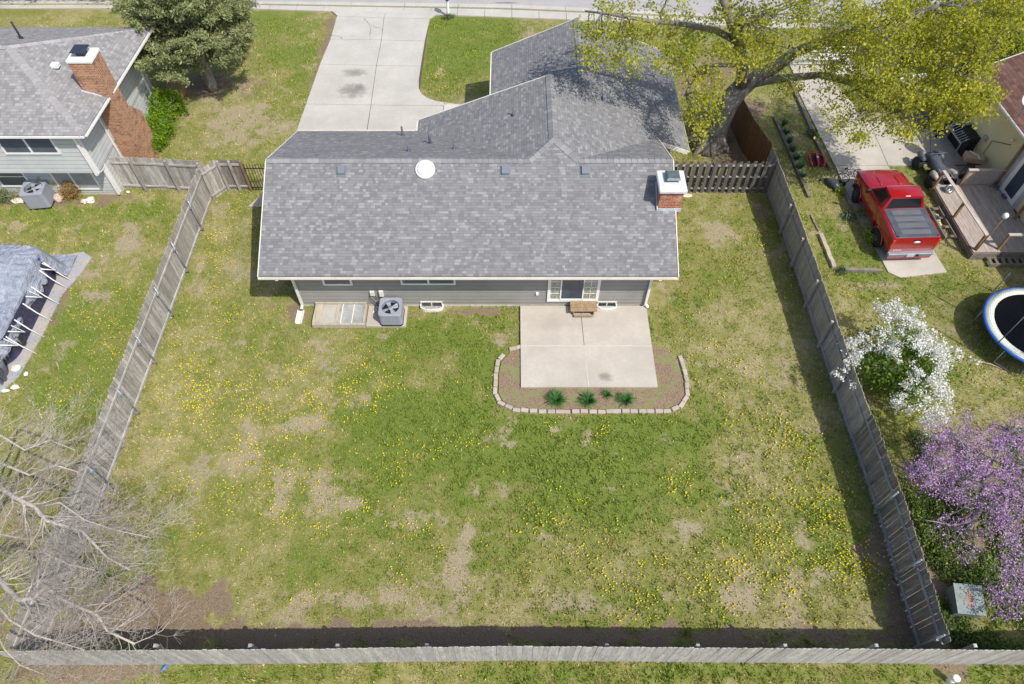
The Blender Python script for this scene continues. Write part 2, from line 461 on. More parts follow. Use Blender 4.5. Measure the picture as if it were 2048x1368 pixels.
def fields(x, y):
    g = np.full(x.shape, .40)+(fbm(x, y, 2.2, 5, 5)-.5)*.65+(fbm(x, y, .5, 15, 5)-.5)*.9
    for i, (u, v, a, b, k) in enumerate(GREEN): g = g+blob(x, y, u, v, a, b, k*.8, 100+i)
    b_ = np.clip((fbm(x, y, 1.2, 25, 5)-.55)*2.2, 0, .5)+(fbm(x, y, .45, 35, 5)-.5)*.75
    for i, (u, v, a, b, k) in enumerate(BARE): b_ = np.maximum(b_, 0)+blob(x, y, u, v, a, b, k*.85, 300+i)
    d = np.zeros(x.shape)
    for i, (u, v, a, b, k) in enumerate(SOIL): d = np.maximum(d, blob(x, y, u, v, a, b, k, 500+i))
    b_ = b_-np.clip(g-.75, 0, .5)
    return np.clip(g, 0, 1.2), np.clip(b_, 0, 1), np.clip(d, 0, 1)

C_STRAW = np.array((.365, .325, .165)); C_OLIVE = np.array((.250, .245, .076)); C_LUSH = np.array((.160, .213, .038))
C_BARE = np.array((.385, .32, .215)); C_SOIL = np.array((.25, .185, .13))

def sstep(x, a, b):
    t = np.clip((x-a)/(b-a), 0, 1); return t*t*(3-2*t)

xs = np.concatenate([[-400, -150, -80, -45, -32], np.arange(-26, 27, .125), [32, 45, 80, 150, 400]])
ys = np.concatenate([[-200, -60, -20, -6, -1], np.arange(1, 42, .125), [44, 52, 70, 120, 250, 600]])
GX, GY = np.meshgrid(xs, ys)
gz = (fbm(GX, GY, 3.0, 61, 3)-.5)*.05
gz = np.where((np.abs(GX) < 27) & (GY > 0) & (GY < 42), gz, 0)-.03
nx, ny = len(xs), len(ys)
idx = np.arange(nx*ny).reshape(ny, nx)
quads = np.stack([idx[:-1, :-1], idx[:-1, 1:], idx[1:, 1:], idx[1:, :-1]], -1).reshape(-1, 4)
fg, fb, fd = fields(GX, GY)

def lawnmat():
    t = NT('lawn'); c = t.coord()
    sp = t.n('ShaderNodeSeparateColor'); t.l(t.attr('fld', 'Color'), sp.inputs[0])
    n1 = t.noise(c, 5, 6, .7); n2 = t.noise(c, 28, 5, .75); n3 = t.noise(c, 1.6, 4, .6)
    nn = t.math('SUBTRACT', t.math('ADD', t.math('MULTIPLY', n1, .9), t.math('MULTIPLY', n2, 1.0)), .95)
    g = t.math('ADD', sp.outputs[0], t.math('MULTIPLY', nn, 1.5))
    col = t.mix(t.ramp(g, [(.12, 0.0), (.42, 1.0)]), tuple(C_STRAW), tuple(C_OLIVE))
    col = t.mix(t.ramp(g, [(.45, 0.0), (.85, 1.0)]), col, tuple(C_LUSH))
    b = t.math('ADD', sp.outputs[1], t.math('MULTIPLY', nn, -1.2))
    col = t.mix(t.ramp(b, [(.28, 0.0), (.5, .9)]), col, tuple(C_BARE))
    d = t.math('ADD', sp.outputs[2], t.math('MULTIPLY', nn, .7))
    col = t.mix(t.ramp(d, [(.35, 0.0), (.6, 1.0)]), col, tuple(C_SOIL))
    col = t.mix(t.ramp(n2, [(.38, .55), (.54, 0.0)]), col, (.05, .055, .02))
    col = t.mix(t.ramp(n2, [(.55, 0.0), (.72, .35)]), col, (.48, .44, .27))
    return t.finish(col, .95, t.math('ADD', n2, n1), .8, .03, spec=.05)
LAWN = lawnmat()
gme_v = np.stack([GX, GY, gz], -1).reshape(-1, 3)
ground = trimesh('ground', gme_v, quads, np.zeros(nx*ny), LAWN, smooth=True)
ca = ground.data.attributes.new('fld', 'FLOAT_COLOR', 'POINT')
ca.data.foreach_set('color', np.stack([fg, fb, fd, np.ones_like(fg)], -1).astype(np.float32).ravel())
tag(ground, kind='structure')

# paved areas (world metres) that carry no grass
HOUSE = [(-8.2, 16.6), (6.0, 16.6), (6.0, 22.4), (7.0, 22.4), (7.0, 29.2), (-.8, 29.2), (-.8, 24.4), (-3.9, 24.4), (-3.9, 23.6), (-8.2, 23.6)]
DRIVE = [tuple(at(u, v)[:2]) for u, v in [(590, 285), (597, 262), (672, 25), (655, 17), (884, 24), (863, 38), (845, 180)]]+[(-4.2, 28.9), (-3.4, 28.2), (-2.0, 27.7), (-.6, 27.5), (-.6, 26.0), (-3.4, 25.6), (-3.6, 23.4), (-10.1, 23.9)]
PATIO = [(.31, 16.6), (5.16, 16.6), (5.17, 12.9), (.31, 12.9)]
NDRIVE = [(14.12, 30.9), (15.9, 31.4), (17.1, 27.7), (20.6, 27.8), (20.85, 23.0), (18.2, 23.0), (18.1, 24.5), (17.0, 24.6), (17.0, 22.0), (17.36, 18.22), (14.95, 18.0), (14.9, 20.0), (14.6, 23.0)]
NHOUSEL = [(-40, 22.8), (-17.0, 22.8), (-17.0, 29.0), (-40, 29)]
BED = [tuple(at(u, v)[:2]) for u, v in [(1040, 697), (1012, 708), (998, 730), (994, 760), (996, 790), (1015, 812), (1050, 819), (1340, 819), (1365, 806), (1373, 785), (1366, 745), (1352, 712), (1330, 697), (1304, 690)]]
POOLA = [(-30, 13), (-17.8, 13.5), (-17.6, 19.2), (-30, 20)]
street_pts = {'a': [], 'b': [], 'c': [], 'd': []}
BANDS = dict(a=(18, 34.5, 50), b=(11, 19.5, 37), c=(8, 16, 33), d=(3, 9, 27))
def streetY(k, x):
    v0, v1, v2 = BANDS[k]; p = [at(500, v0), at(1000, v1), at(1400, v2)]
    if x < p[1].x: a, b = p[0], p[1]
    else: a, b = p[1], p[2]
    return a.y+(b.y-a.y)*(x-a.x)/(b.x-a.x) if -15 < x < 30 else (a.y+(b.y-a.y)*(-15-a.x)/(b.x-a.x) if x <= -15 else a.y+(b.y-a.y)*(30-a.x)/(b.x-a.x))
def excl(x, y):
    m = np.zeros(x.shape, bool)
    for P in (HOUSE, DRIVE, PATIO, NDRIVE, NHOUSEL, BED, POOLA): m |= poly_mask(x, y, P)
    m |= (y > 37.5-.07*(x+3.5)-.8)
    m |= (x > -7.6) & (x < -3.9) & (y > 15.55) & (y < 16.7)
    return m

# ---- grass blades: one object that nobody could count
def grassobj():
    N = 620000
    # density weighted towards the camera
    y = 1.8+(rng.random(N)**1.25)*35.0; x = (rng.random(N)-.5)*(2*(13.3+y*.42))
    m = ~excl(x, y) & (np.abs(x) < 26)
    x, y = x[m], y[m]
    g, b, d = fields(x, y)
    fine = fbm(x, y, .22, 91, 4)-.5
    g = g+(rng.random(len(x))-.5)*.4+fine*1.5; b = b-fine*1.6
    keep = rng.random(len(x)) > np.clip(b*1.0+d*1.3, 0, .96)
    x, y, g, b, d = x[keep], y[keep], g[keep], b[keep], d[keep]
    # tufting
    tu = fbm(x, y, .16, 77, 3)
    keep = rng.random(len(x)) < sstep(tu, .30, .58)*.9+.12
    x, y, g, b, tu = x[keep], y[keep], g[keep], b[keep], tu[keep]
    n = len(x)
    col = C_STRAW[None]*(1-sstep(g, .1, .45))[:, None]+C_OLIVE[None]*sstep(g, .1, .45)[:, None]
    k = sstep(g, .45, .9)[:, None]; col = col*(1-k)+C_LUSH[None]*k
    dry = (rng.random(n) < .09*(1-g.clip(0, 1))+.015)[:, None]
    col = np.where(dry, np.array((.42, .37, .25))[None], col)
    col = col*(.95+.75*rng.random(n))[:, None]*(.95+.5*tu)[:, None]
    h = (.035+.05*rng.random(n))*(.7+.7*g.clip(0, 1))*(.6+.8*tu)
    w = .012+.016*rng.random(n)
    a = rng.random(n)*2*PI; ln = rng.normal(size=(n, 2))*.035
    z0 = -.03-.02
    P = np.stack([x, y, np.full(n, z0)], 1)
    dx = np.stack([np.cos(a)*w, np.sin(a)*w, np.zeros(n)], 1)
    tip = P+np.stack([ln[:, 0], ln[:, 1], h+.04], 1)
    V = np.stack([P-dx, P+dx, tip], 1).reshape(-1, 3)
    T = np.arange(3*n).reshape(n, 3)
    t = NT('grass_blades'); cc = t.attr('col', 'Color')
    mat = t.finish(cc, .7, spec=.1, trans=.25)
    o = trimesh('grass', V, T, np.zeros(3*n), mat)
    c4 = np.concatenate([np.repeat(col, 3, 0), np.ones((3*n, 1))], 1).astype(np.float32)
    at_ = o.data.attributes.new('col', 'FLOAT_COLOR', 'POINT'); at_.data.foreach_set('color', c4.ravel())
    tag(o, 'short patchy lawn grass, part green and part straw coloured', 'grass', kind='stuff')
grassobj()

# ---- dandelions (thousands, ground cover)
DAND = [(690, 780, 90, 50, 200), (440, 780, 90, 50, 220), (400, 740, 90, 80, 110), (600, 800, 80, 30, 90), (540, 870, 100, 60, 90), (480, 940, 100, 70, 90), (520, 1000, 90, 60, 50), (720, 1015, 14, 8, 22), (350, 740, 60, 60, 50), (330, 830, 50, 60, 40), (660, 620, 10, 8, 0),
        (870, 895, 60, 40, 60), (900, 870, 60, 30, 25), (1215, 865, 30, 12, 30), (1120, 850, 20, 10, 4), (1300, 970, 60, 30, 30), (1100, 1030, 100, 40, 60), (1175, 1140, 60, 30, 50), (1165, 1096, 6, 4, 14), (1280, 1210, 80, 30, 80), (1330, 1130, 30, 30, 24), (1430, 1140, 60, 40, 110), (1450, 1220, 20, 20, 30), (1550, 1160, 60, 70, 110),
        (1560, 870, 35, 45, 100), (1600, 960, 40, 60, 110), (1640, 1020, 40, 40, 110), (1540, 1060, 30, 50, 60), (1690, 1110, 40, 60, 130), (1740, 1150, 30, 40, 50), (1640, 1140, 60, 40, 50), (1500, 980, 40, 60, 40), (1440, 790, 40, 60, 30), (1480, 680, 60, 50, 60), (1410, 640, 60, 50, 30), (1460, 720, 40, 30, 24),
        (400, 620, 60, 100, 60), (480, 450, 40, 60, 60), (440, 540, 40, 80, 50), (470, 620, 60, 60, 30), (560, 720, 90, 40, 50), (780, 820, 60, 60, 30), (250, 640, 60, 60, 60), (200, 700, 60, 60, 50), (160, 620, 40, 60, 30), (230, 560, 40, 60, 20), (100, 760, 30, 20, 12), (110, 690, 10, 8, 0), (60, 440, 60, 20, 10),
        (590, 60, 60, 60, 20), (560, 200, 60, 60, 30), (865, 55, 10, 12, 12), (862, 150, 14, 20, 36), (880, 170, 30, 20, 30), (950, 110, 60, 40, 20), (560, 300, 30, 20, 12), (940, 1120, 100, 60, 30), (800, 1060, 90, 60, 40), (700, 1120, 100, 50, 30), (640, 1050, 60, 60, 30), (560, 1020, 60, 60, 30),
        (780, 950, 80, 60, 40), (1580, 560, 30, 80, 30), (1640, 430, 30, 60, 14), (1700, 580, 30, 12, 14), (1850, 860, 60, 30, 14), (1980, 760, 60, 30, 24), (1970, 560, 40, 20, 10), (1920, 520, 30, 20, 14), (1500, 480, 60, 60, 20), (1440, 560, 60, 60, 20), (600, 1340, 200, 20, 10), (1150, 1345, 300, 15, 10), (1500, 1100, 120, 120, 60), (900, 1000, 700, 240, 260), (500, 860, 240, 160, 200), (1560, 1000, 120, 220, 160), (660, 690, 60, 30, 20), (60, 800, 60, 60, 20), (400, 1000, 60, 100, 50)]
def dandelions():
    px, py = [], []
    r = np.random.default_rng(3)
    for (u, v, ru, rv, n) in DAND:
        k = 0
        while k < n*1.0:
            uu = u+r.normal()*ru*.6; vv = v+r.normal()*rv*.6
            c = 1+int(r.exponential(5.5)); p = at(uu, vv)
            s = .10+.012*c
            for _ in range(c):
                px.append(p.x+r.normal()*s); py.append(p.y+r.normal()*s); k += 1
    x = np.array(px); y = np.array(py)
    m = ~excl(x, y) & ~((y < 4.9) & (y > 3.6) & (np.abs(x) < 14)); x, y = x[m], y[m]; n = len(x)
    V = []; T = []
    rad = .016+.017*r.random(n); ks = 6
    base = np.stack([x, y, .012+.045*r.random(n)], 1)
    ang = np.arange(ks)*2*PI/ks
    ring = np.stack([np.cos(ang), np.sin(ang), np.zeros(ks)], 1)
    til = r.normal(size=(n, 2))*.25
    P = base[:, None, :]+ring[None]*rad[:, None, None]
    P[:, :, 2] += (P[:, :, 0]-x[:, None])*til[:, :1]+(P[:, :, 1]-y[:, None])*til[:, 1:]
    top = base+np.array((0, 0, .014)); bot = base-np.array((0, 0, .014))
    V = np.concatenate([P, top[:, None], bot[:, None]], 1).reshape(-1, 3)
    t = []
    for k in range(ks): t += [(k, (k+1) % ks, ks), ((k+1) % ks, k, ks+1)]
    T = (np.array(t)[None]+(np.arange(n)*(ks+2))[:, None, None]).reshape(-1, 3)
    mat = leafmat('dandelion', [(.76, .60, .012), (.84, .72, .02), (.86, .80, .08)], trans=.1, rough=.7)
    o = trimesh('dandelions', V, T, np.repeat(r.random(n), ks+2), mat)
    tag(o, 'scattered yellow dandelion flowers dotting the lawns in loose clusters', 'dandelions', kind='stuff')
dandelions()

# ---- pavements, road
CONC = concretemat('concrete', (.50, .475, .43), stains=[(-8.0, 31.6, .7, .45, .55), (-7.9, 30.1, .85, .7, .6), (-7.6, 30.4, .4, .35, .3)], dark=.86, blot=.4)
CONC2 = concretemat('patio_concrete', (.50, .455, .395), stains=[(3.35, 13.35, .3, .22, .5), (1.4, 15.8, 1.2, .5, .12)], dark=.84, blot=.5)
CONC3 = concretemat('neighbour_concrete', (.50, .46, .40), stains=[(19.6, 25.2, 1.6, 2.6, .28), (15.4, 20.2, .9, 1.2, .25)], dark=.8, blot=.5)
ASPH = concretemat('road_surface', (.40, .39, .38), stains=[(-.4, 38.2, .9, .1, .6)], dark=.85, blot=.5)
DARKJ = plain('joint', (.10, .085, .06), .95)

def band(name, k0, k1, z, mat, gap=None, off0=0, off1=0, d0=0, d1=0):
    mb = MB(); step = gap or 1.5
    x = -45.0
    while x < 60:
        x1 = x+step-(.02 if gap else 0)
        y = lambda k, xx, d: streetY(k, xx)+d
        vs = [(x, y(k0, x, d0), z), (x1, y(k0, x1, d0), z), (x1, y(k1, x1, d1), z), (x, y(k1, x, d1), z)]
        low = [(a, b, z-.12) for a, b, _ in vs]
        mb.add(low+vs, [(4, 5, 6, 7), (0, 1, 5, 4), (1, 2, 6, 5), (2, 3, 7, 6), (3, 0, 4, 7)])
        x += step
    o = mb.build(name, mat); tag(o, kind='structure'); return o
band('sidewalk', 'a', 'b', .035, CONC, 1.5)
band('gutter', 'c', 'd', .03, CONC, 3.0)
band('street', 'd', 'd', .0, ASPH, None, d0=.01, d1=9.0)

drive = MB()
P = lambda u, v: Vector(at(u, v)[:2])
def slab(mb, pts, z=.03, g=.012, depth=.14):
    c = sum((Vector(p) for p in pts), Vector((0, 0)))/len(pts)
    pp = []
    n = len(pts)
    area = sum(pts[i][0]*pts[(i+1) % n][1]-pts[(i+1) % n][0]*pts[i][1] for i in range(n))
    if area < 0: pts = pts[::-1]
    for i in range(n):
        a, b, d = Vector(pts[i-1]), Vector(pts[i]), Vector(pts[(i+1) % n])
        e1 = (b-a).normalized(); e2 = (d-b).normalized()
        n1 = Vector((-e1.y, e1.x)); n2 = Vector((-e2.y, e2.x))
        bis = (n1+n2); bis = bis/max(.3, bis.length_squared/2)
        pp.append(b+bis*g)
    mb.prism([tuple(p) for p in pp], z-depth, z)
rowsL = [(672, 25, 768, 35, 862, 38), (660, 78, 766, 81, 850, 83), (641, 128, 755, 131, 842, 133), (612, 209, 740, 211, 838, 211)]
# far apron, three rows, wide row, near row
slab(drive, [P(655, 16), P(775, 19), P(768, 37), P(674, 33)]); slab(drive, [P(775, 19), P(884, 23), P(860, 38), P(768, 37)])
slab(drive, [P(674, 33), P(768, 37), P(763, 81), P(661, 79)]); slab(drive, [P(768, 37), P(860, 38), P(850, 83), P(763, 81)])
slab(drive, [P(661, 79), P(763, 81), P(753, 132), P(640, 129)]); slab(drive, [P(763, 81), P(850, 83), P(842, 133), P(753, 132)])
slab(drive, [P(640, 129), P(753, 132), P(742, 211), P(612, 209)])
slab(drive, [P(753, 132), P(842, 133), P(838, 160), P(838, 178), P(843, 188), P(855, 197), P(875, 203), P(889, 205), P(889, 212), P(742, 211)])
slab(drive, [P(612, 209), P(742, 211), P(733, 268), P(592, 266)])
slab(drive, [P(742, 211), P(889, 212), P(889, 205), P(930, 211), P(900, 240), P(850, 275), P(733, 272)])
slab(drive, [P(612, 266), P(733, 270), P(728, 292), P(590, 290)])
d = drive.build('driveway', CONC); tag(d, kind='structure')
# cracks: thin dark strips on the slabs
def crack(pts, w=.018, z=.034, name='crack', parent=None):
    mb = MB(); q = []
    for i in range(len(pts)-1):
        a, b = at(*pts[i]), at(*pts[i+1])
        for k in range(5):
            t = k/5; p = a.lerp(b, t); q.append(Vector((p.x+random.uniform(-.03, .03), p.y+random.uniform(-.05, .05), z)))
    q.append(Vector((at(*pts[-1]).x, at(*pts[-1]).y, z)))
    for i in range(len(q)-1):
        dd = (q[i+1]-q[i]).normalized(); nn = Vector((-dd.y, dd.x, 0))*w*random.uniform(.3, .8)
        mb.add([q[i]-nn, q[i]+nn, q[i+1]+nn, q[i+1]-nn], [(0, 3, 2, 1)])
    return mb.build(name, DARKJ, parent)
for c in ([(728, 37), (742, 52), (768, 61)], [(662, 71), (680, 74), (684, 79)], [(655, 17), (675, 33)], [(742, 55), (740, 80)]):
    crack(c, parent=d)
dj = MB(); dj.prism([tuple(P(*p)) for p in [(676, 34), (858, 40), (840, 175), (735, 275), (596, 275)]], -.1, .012); dj.build('joint_fill', DARKJ, d)

pat = MB()
slab(pat, [(.31, 16.55), (2.62, 16.55), (2.66, 14.68), (.31, 14.68)], .09, .008, .2); slab(pat, [(2.62, 16.55), (5.16, 16.55), (5.16, 14.68), (2.66, 14.68)], .09, .008, .2)
slab(pat, [(.31, 14.68), (2.66, 14.68), (2.72, 12.9), (.31, 12.9)], .09, .008, .2); slab(pat, [(2.66, 14.68), (5.16, 14.68), (5.17, 12.9), (2.72, 12.9)], .09, .008, .2)
pt = pat.build('patio', CONC2); tag(pt, kind='structure')
pj = MB()
pj.box(.33, 5.14, 14.667, 14.693, 0, .094); pj.bar((2.665, 14.7, .047), (2.72, 12.92, .047), .022, .096); 
pj.build('joint_line', plain('joint_light', (.56, .52, .455), .9), pt)
pj = MB(); pj.bar((2.62, 16.5, .046), (2.66, 14.72, .046), .02, .094); pj.build('joint_line', DARKJ, pt)

nd = MB()
slab(nd, [(14.12, 30.9), (15.9, 31.4), (17.0, 27.75), (16.95, 24.6), (14.55, 24.6), (14.3, 28)], .03); slab(nd, [(17.0, 27.75), (19.9, 27.8), (18.9, 24.6), (16.95, 24.6)], .03)
slab(nd, [(19.9, 27.8), (21.0, 27.8), (21.1, 23.0), (18.35, 23.0), (18.9, 24.6)], .026)
slab(nd, [(14.55, 24.6), (16.95, 24.6), (17.05, 22.0), (14.65, 22.3)], .03); slab(nd, [(14.65, 22.3), (17.05, 22.0), (17.25, 19.2), (17.36, 18.3), (15.4, 18.0), (15.0, 18.3), (14.9, 19.5)], .03)
nd = nd.build('neighbour_driveway', CONC3); tag(nd, kind='structure')
wk = MB()
slab(wk, [(-11.35, 22.0), (-8.9, 22.0), (-8.9, 23.1), (-10.8, 22.95)], .03); slab(wk, [(-10.8, 22.95), (-8.9, 23.1), (-8.9, 25.3), (-9.6, 25.5), (-10.4, 24.6), (-10.75, 23.8)], .03)
tag(wk.build('path', CONC2), kind='structure')
cw = MB(); slab(cw, [(14.3, 31.2), (17.5, 31.5), (17.5, 33.4), (14.2, 33.2)], .03); tag(cw.build('pavement', CONC3), kind='structure')

# ================================================================== MATERIALS
SHING = shinglemat('shingles', (.203, .201, .207), (.285, .283, .284), (.165, .163, .170), row=.105, tab=.14)
SHING_F = SHING
SHING_L = shinglemat('shingles_neighbour', (.262, .254, .254), (.34, .332, .33), (.215, .208, .208), lightfrac=.14)
SHING_R = shinglemat('shingles_brown', (.155, .085, .07), (.20, .115, .095), (.11, .06, .05), row=.16, tab=.3, lightfrac=.2)
SIDE = sidingmat('siding', (.285, .28, .262), .2)
SIDE_L = sidingmat('siding_neighbour', (.50, .52, .515), .2)
STUC = plain('yellow_wall', (.66, .58, .33), .85, .06, 1.5, bump=.2)
WHITE = plain('white_trim', (.78, .77, .74), .5, .05, 2)
CREAM = plain('cream_trim', (.70, .68, .60), .55, .08, 2)
METALW = plain('white_metal', (.78, .78, .78), .35, .05, 4)
GALV = plain('galvanised', (.42, .44, .47), .45, .15, 8, metal=.6)
DKMETAL = plain('dark_metal', (.10, .11, .135), .45, .15, 5, metal=.3)
BLACK = plain('black_plastic', (.018, .018, .02), .5, .2, 5)
RUBBER = plain('rubber', (.022, .022, .024), .8, .2, 12)
GREYAC = plain('ac_shell', (.30, .32, .37), .45, .06, 3)
FOUND = plain('foundation', (.56, .53, .48), .9, .15, 3, bump=.2)
def glassmat(name, col, rough=.12):
    t = NT(name); n = t.noise(t.coord(), 1.5, 3)
    MATS[name] = t.finish(t.mix(n, hsvj(col, .6), hsvj(col, 1.4)), rough, spec=.8); return MATS[name]
GLASS = glassmat('window_glass', (.10, .115, .14))
GLASSB = glassmat('door_glass', (.035, .055, .085))
SCREEN = plain('screen', (.12, .125, .13), .8, .2, 20)
BRICK_M = brickmat('brick_red', (.40, .115, .045), (.31, .085, .04), (.60, .38, .28), (.45, .36, .30))
BRICK_L = brickmat('brick_neighbour', (.47, .23, .105), (.30, .135, .075), (.13, .085, .065), (.50, .40, .33))
W_GREY = woodmat('wood_grey', (.62, .59, .55), (.36, .335, .305), (.24, .21, .18))
W_LIGHT = woodmat('wood_light', (.60, .58, .55), (.42, .405, .39), (.28, .26, .24))
W_DARK = woodmat('wood_dark', (.38, .345, .31), (.24, .215, .195), (.13, .115, .10))
W_BROWN = woodmat('wood_brown', (.26, .135, .06), (.21, .105, .05), (.15, .08, .045))
W_DECK = woodmat('wood_deck', (.56, .48, .42), (.45, .38, .335), (.30, .25, .215), scale=.7)
W_POST = woodmat('wood_post', (.36, .235, .13), (.30, .20, .11), (.18, .12, .075))
W_STEP = woodmat('wood_step', (.42, .31, .19), (.36, .26, .155), (.24, .17, .10))
W_TIMB = woodmat('wood_timber', (.30, .265, .225), (.23, .20, .17), (.13, .11, .09))

# ================================================================== HOUSE
def plane(name, pts, slope_dir, mat, parent, th=.11):
    """roof plane: 3-D polygon given thickness; UV u along the eave, v up the slope (metres)"""
    pts = [Vector(p) for p in pts]
    n = Vector((0, 0, 0))
    for i in range(len(pts)): n += pts[i].cross(pts[(i+1) % len(pts)])
    n.normalize()
    if n.z < 0: pts = pts[::-1]; n = -n
    v = (Vector((0, 0, 1))-n*n.z).normalized(); u = v.cross(n)
    o = pts[0]
    mb = MB(); k = len(pts)
    low = [p-Vector((0, 0, th)) for p in pts]
    fs = [tuple(range(k)), tuple(range(2*k-1, k-1, -1))]+[(i, k+i, k+(i+1) % k, (i+1) % k) for i in range(k)]
    allp = pts+low
    uvs = [[((allp[j]).dot(u), (allp[j]).dot(v)) for j in f] for f in fs]
    mb.add(allp, fs, uvs)
    return mb.build(name, mat, parent)

def window(parent, x0, x1, z0, z1, y, mull=(), name='window', frame=None, glass=None, fw=.07, flip=1, rail=False):
    """window in a wall facing -Y"""
    mb = MB()
    mb.box(x0, x1, y-.05, y, z0, z0+fw); mb.box(x0, x1, y-.05, y, z1-fw, z1)
    for a in [x0, x1-fw]+[m-fw/2 for m in mull]: mb.box(a, a+fw, y-.048, y, z0+fw, z1-fw)
    if rail: mb.box(x0+fw, x1-fw, y-.035, y, (z0+z1)/2-.02, (z0+z1)/2+.02)
    o = mb.build(name, frame or WHITE, parent)
    g = MB(); g.box(x0+fw*.5, x1-fw*.5, y-.02, y+.01, z0+fw*.5, z1-fw*.5)
    g.build('pane', glass or GLASS, o)
    return o

hs = thing('house', 'single storey grey house with grey shingle roof in the fenced yard', 'house', (-1, 19.5, 0))
def H(o): # parent while keeping world coordinates
    return o
hs.location = (0, 0, 0)
zE = 2.6
roof = plane('roof', [(-8.85, 15.92, 2.6), (5.79, 15.92, 2.6), (5.79, 19.86, 4.4), (2.39, 19.86, 4.4), (1.5, 20.62, 4.75), (.64, 19.86, 4.4), (-8.85, 19.86, 4.4)], None, SHING, hs)
plane('rear_roof', [(-8.85, 19.86, 4.4), (.64, 19.86, 4.4), (-3.9, 23.74, 2.6), (-8.85, 23.74, 2.6)], None, SHING, roof)
plane('rear_roof', [(2.39, 19.86, 4.4), (5.79, 19.86, 4.4), (5.79, 22.63, 3.11)], None, SHING, roof)
plane('wing_roof', [(-3.9, 23.74, 2.6), (-3.9, 24.45, 2.6), (1.5, 24.45, 4.75), (1.5, 20.62, 4.75), (.64, 19.86, 4.4)], None, SHING, roof)
plane('wing_roof', [(1.5, 20.62, 4.75), (1.5, 24.45, 4.75), (2.85, 24.45, 4.232), (2.85, 29.35, 4.232), (7.1, 29.35, 2.6), (7.1, 22.5, 2.6), (5.79, 22.5, 3.103), (5.79, 22.63, 3.103), (2.39, 19.86, 4.4)], None, SHING, roof)
plane('wing_roof', [(-.9, 24.46, 2.6), (2.85, 24.46, 4.232), (2.85, 29.35, 4.232), (-.9, 29.35, 2.6)], None, SHING, roof)
def caps(pts, w=.30, n=None, lift=.015, name='ridge_caps', mat=None):
    """overlapping cap shingles along a ridge or hip"""
    mb = MB()
    for a, b in zip(pts[:-1], pts[1:]):
        a, b = Vector(a), Vector(b); L = (b-a).length; k = max(1, int(L/.21)); d = (b-a)/k
        side = d.cross(Vector((0, 0, 1))).normalized()
        for i in range(k):
            p = a+d*i; q = p+d*1.06
            lf = Vector((0, 0, lift)); sl_ = Vector((0, 0, -w*.5*.40))
            vs = [p-side*w/2+sl_+lf*1.9, p+lf*1.9+Vector((0, 0, .006)), p+side*w/2+sl_+lf*1.9, q-side*w/2+sl_+lf, q+lf, q+side*w/2+sl_+lf]
            mb.add(vs, [(0, 1, 4, 3), (1, 2, 5, 4)], None, random.random())
            mb.add([v-Vector((0, 0, .03)) for v in vs[:3]]+vs[:3], [(0, 3, 4, 1), (1, 4, 5, 2)][::1], None, .1)
    return mb.build(name, mat or CAPM, roof)
CAPM = (lambda t: t.finish(t.mix(t.ramp(t.noise(t.coord(), 50, 3), [(.3, 0.0), (.7, .4)]), t.ramp(t.attr('rnd'), [(0, (.20, .20, .212)), (1, (.30, .30, .31))]), (.2, .2, .2)), .92, spec=.15))(NT('cap_shingle'))
caps([(-8.85, 19.86, 4.4), (.64, 19.86, 4.4)], w=.28)
caps([(.60, 19.83, 4.39), (1.5, 20.62, 4.76)], w=.3); caps([(2.43, 19.83, 4.39), (1.5, 20.62, 4.76)], w=.3)
caps([(1.5, 20.62, 4.76), (1.5, 24.45, 4.76)], w=.34); caps([(2.39, 19.86, 4.4), (5.79, 19.86, 4.4)], w=.28)
caps([(2.85, 24.5, 4.24), (2.85, 29.35, 4.24)], w=.3)
# walls
wl = MB()
wl.box(-8.07, 5.16, 16.61, 23.2, 0.12, 2.5)
wl.box(-3.3, 6.5, 23.0, 24.1, .12, 2.5); wl.box(-.3, 6.5, 24.1, 28.9, .12, 2.5); wl.box(5.17, 6.5, 22.9, 23.1, .12, 2.5)
# gable ends
wl.add([(-8.07, 16.61, 2.5), (-8.07, 23.2, 2.5), (-8.07, 19.86, 4.25)], [(0, 2, 1)])
wl.add([(5.16, 16.61, 2.5), (5.16, 23.2, 2.5), (5.16, 19.86, 4.25)], [(0, 1, 2)])
wl.add([(-3.3, 24.1, 2.5), (6.5, 24.1, 2.5), (1.5, 24.1, 4.6)], [(0, 2, 1)])
wl.add([(-.3, 28.9, 2.5), (6.5, 28.9, 2.5), (2.85, 28.9, 4.1)], [(0, 2, 1)])
wl.add([(5.16, 22.9, 2.5), (6.5, 22.9, 2.5), (6.5, 22.9, 2.72), (5.16, 22.9, 3.22)], [(0, 1, 2, 3)])
walls = wl.build('walls', SIDE, hs)
fo = MB(); fo.box(-8.05, 5.14, 16.63, 23.15, -.2, .12); fo.box(-3.28, 6.48, 23.02, 28.88, -.2, .119); fo.build('foundation', FOUND, hs)
for x in (-8.09, 5.07):
    tr = MB(); tr.box(x, x+.11, 16.585, 16.7, .13, 2.49); tr.build('corner_board', plain('trim_grey', (.36, .355, .335), .6), hs)
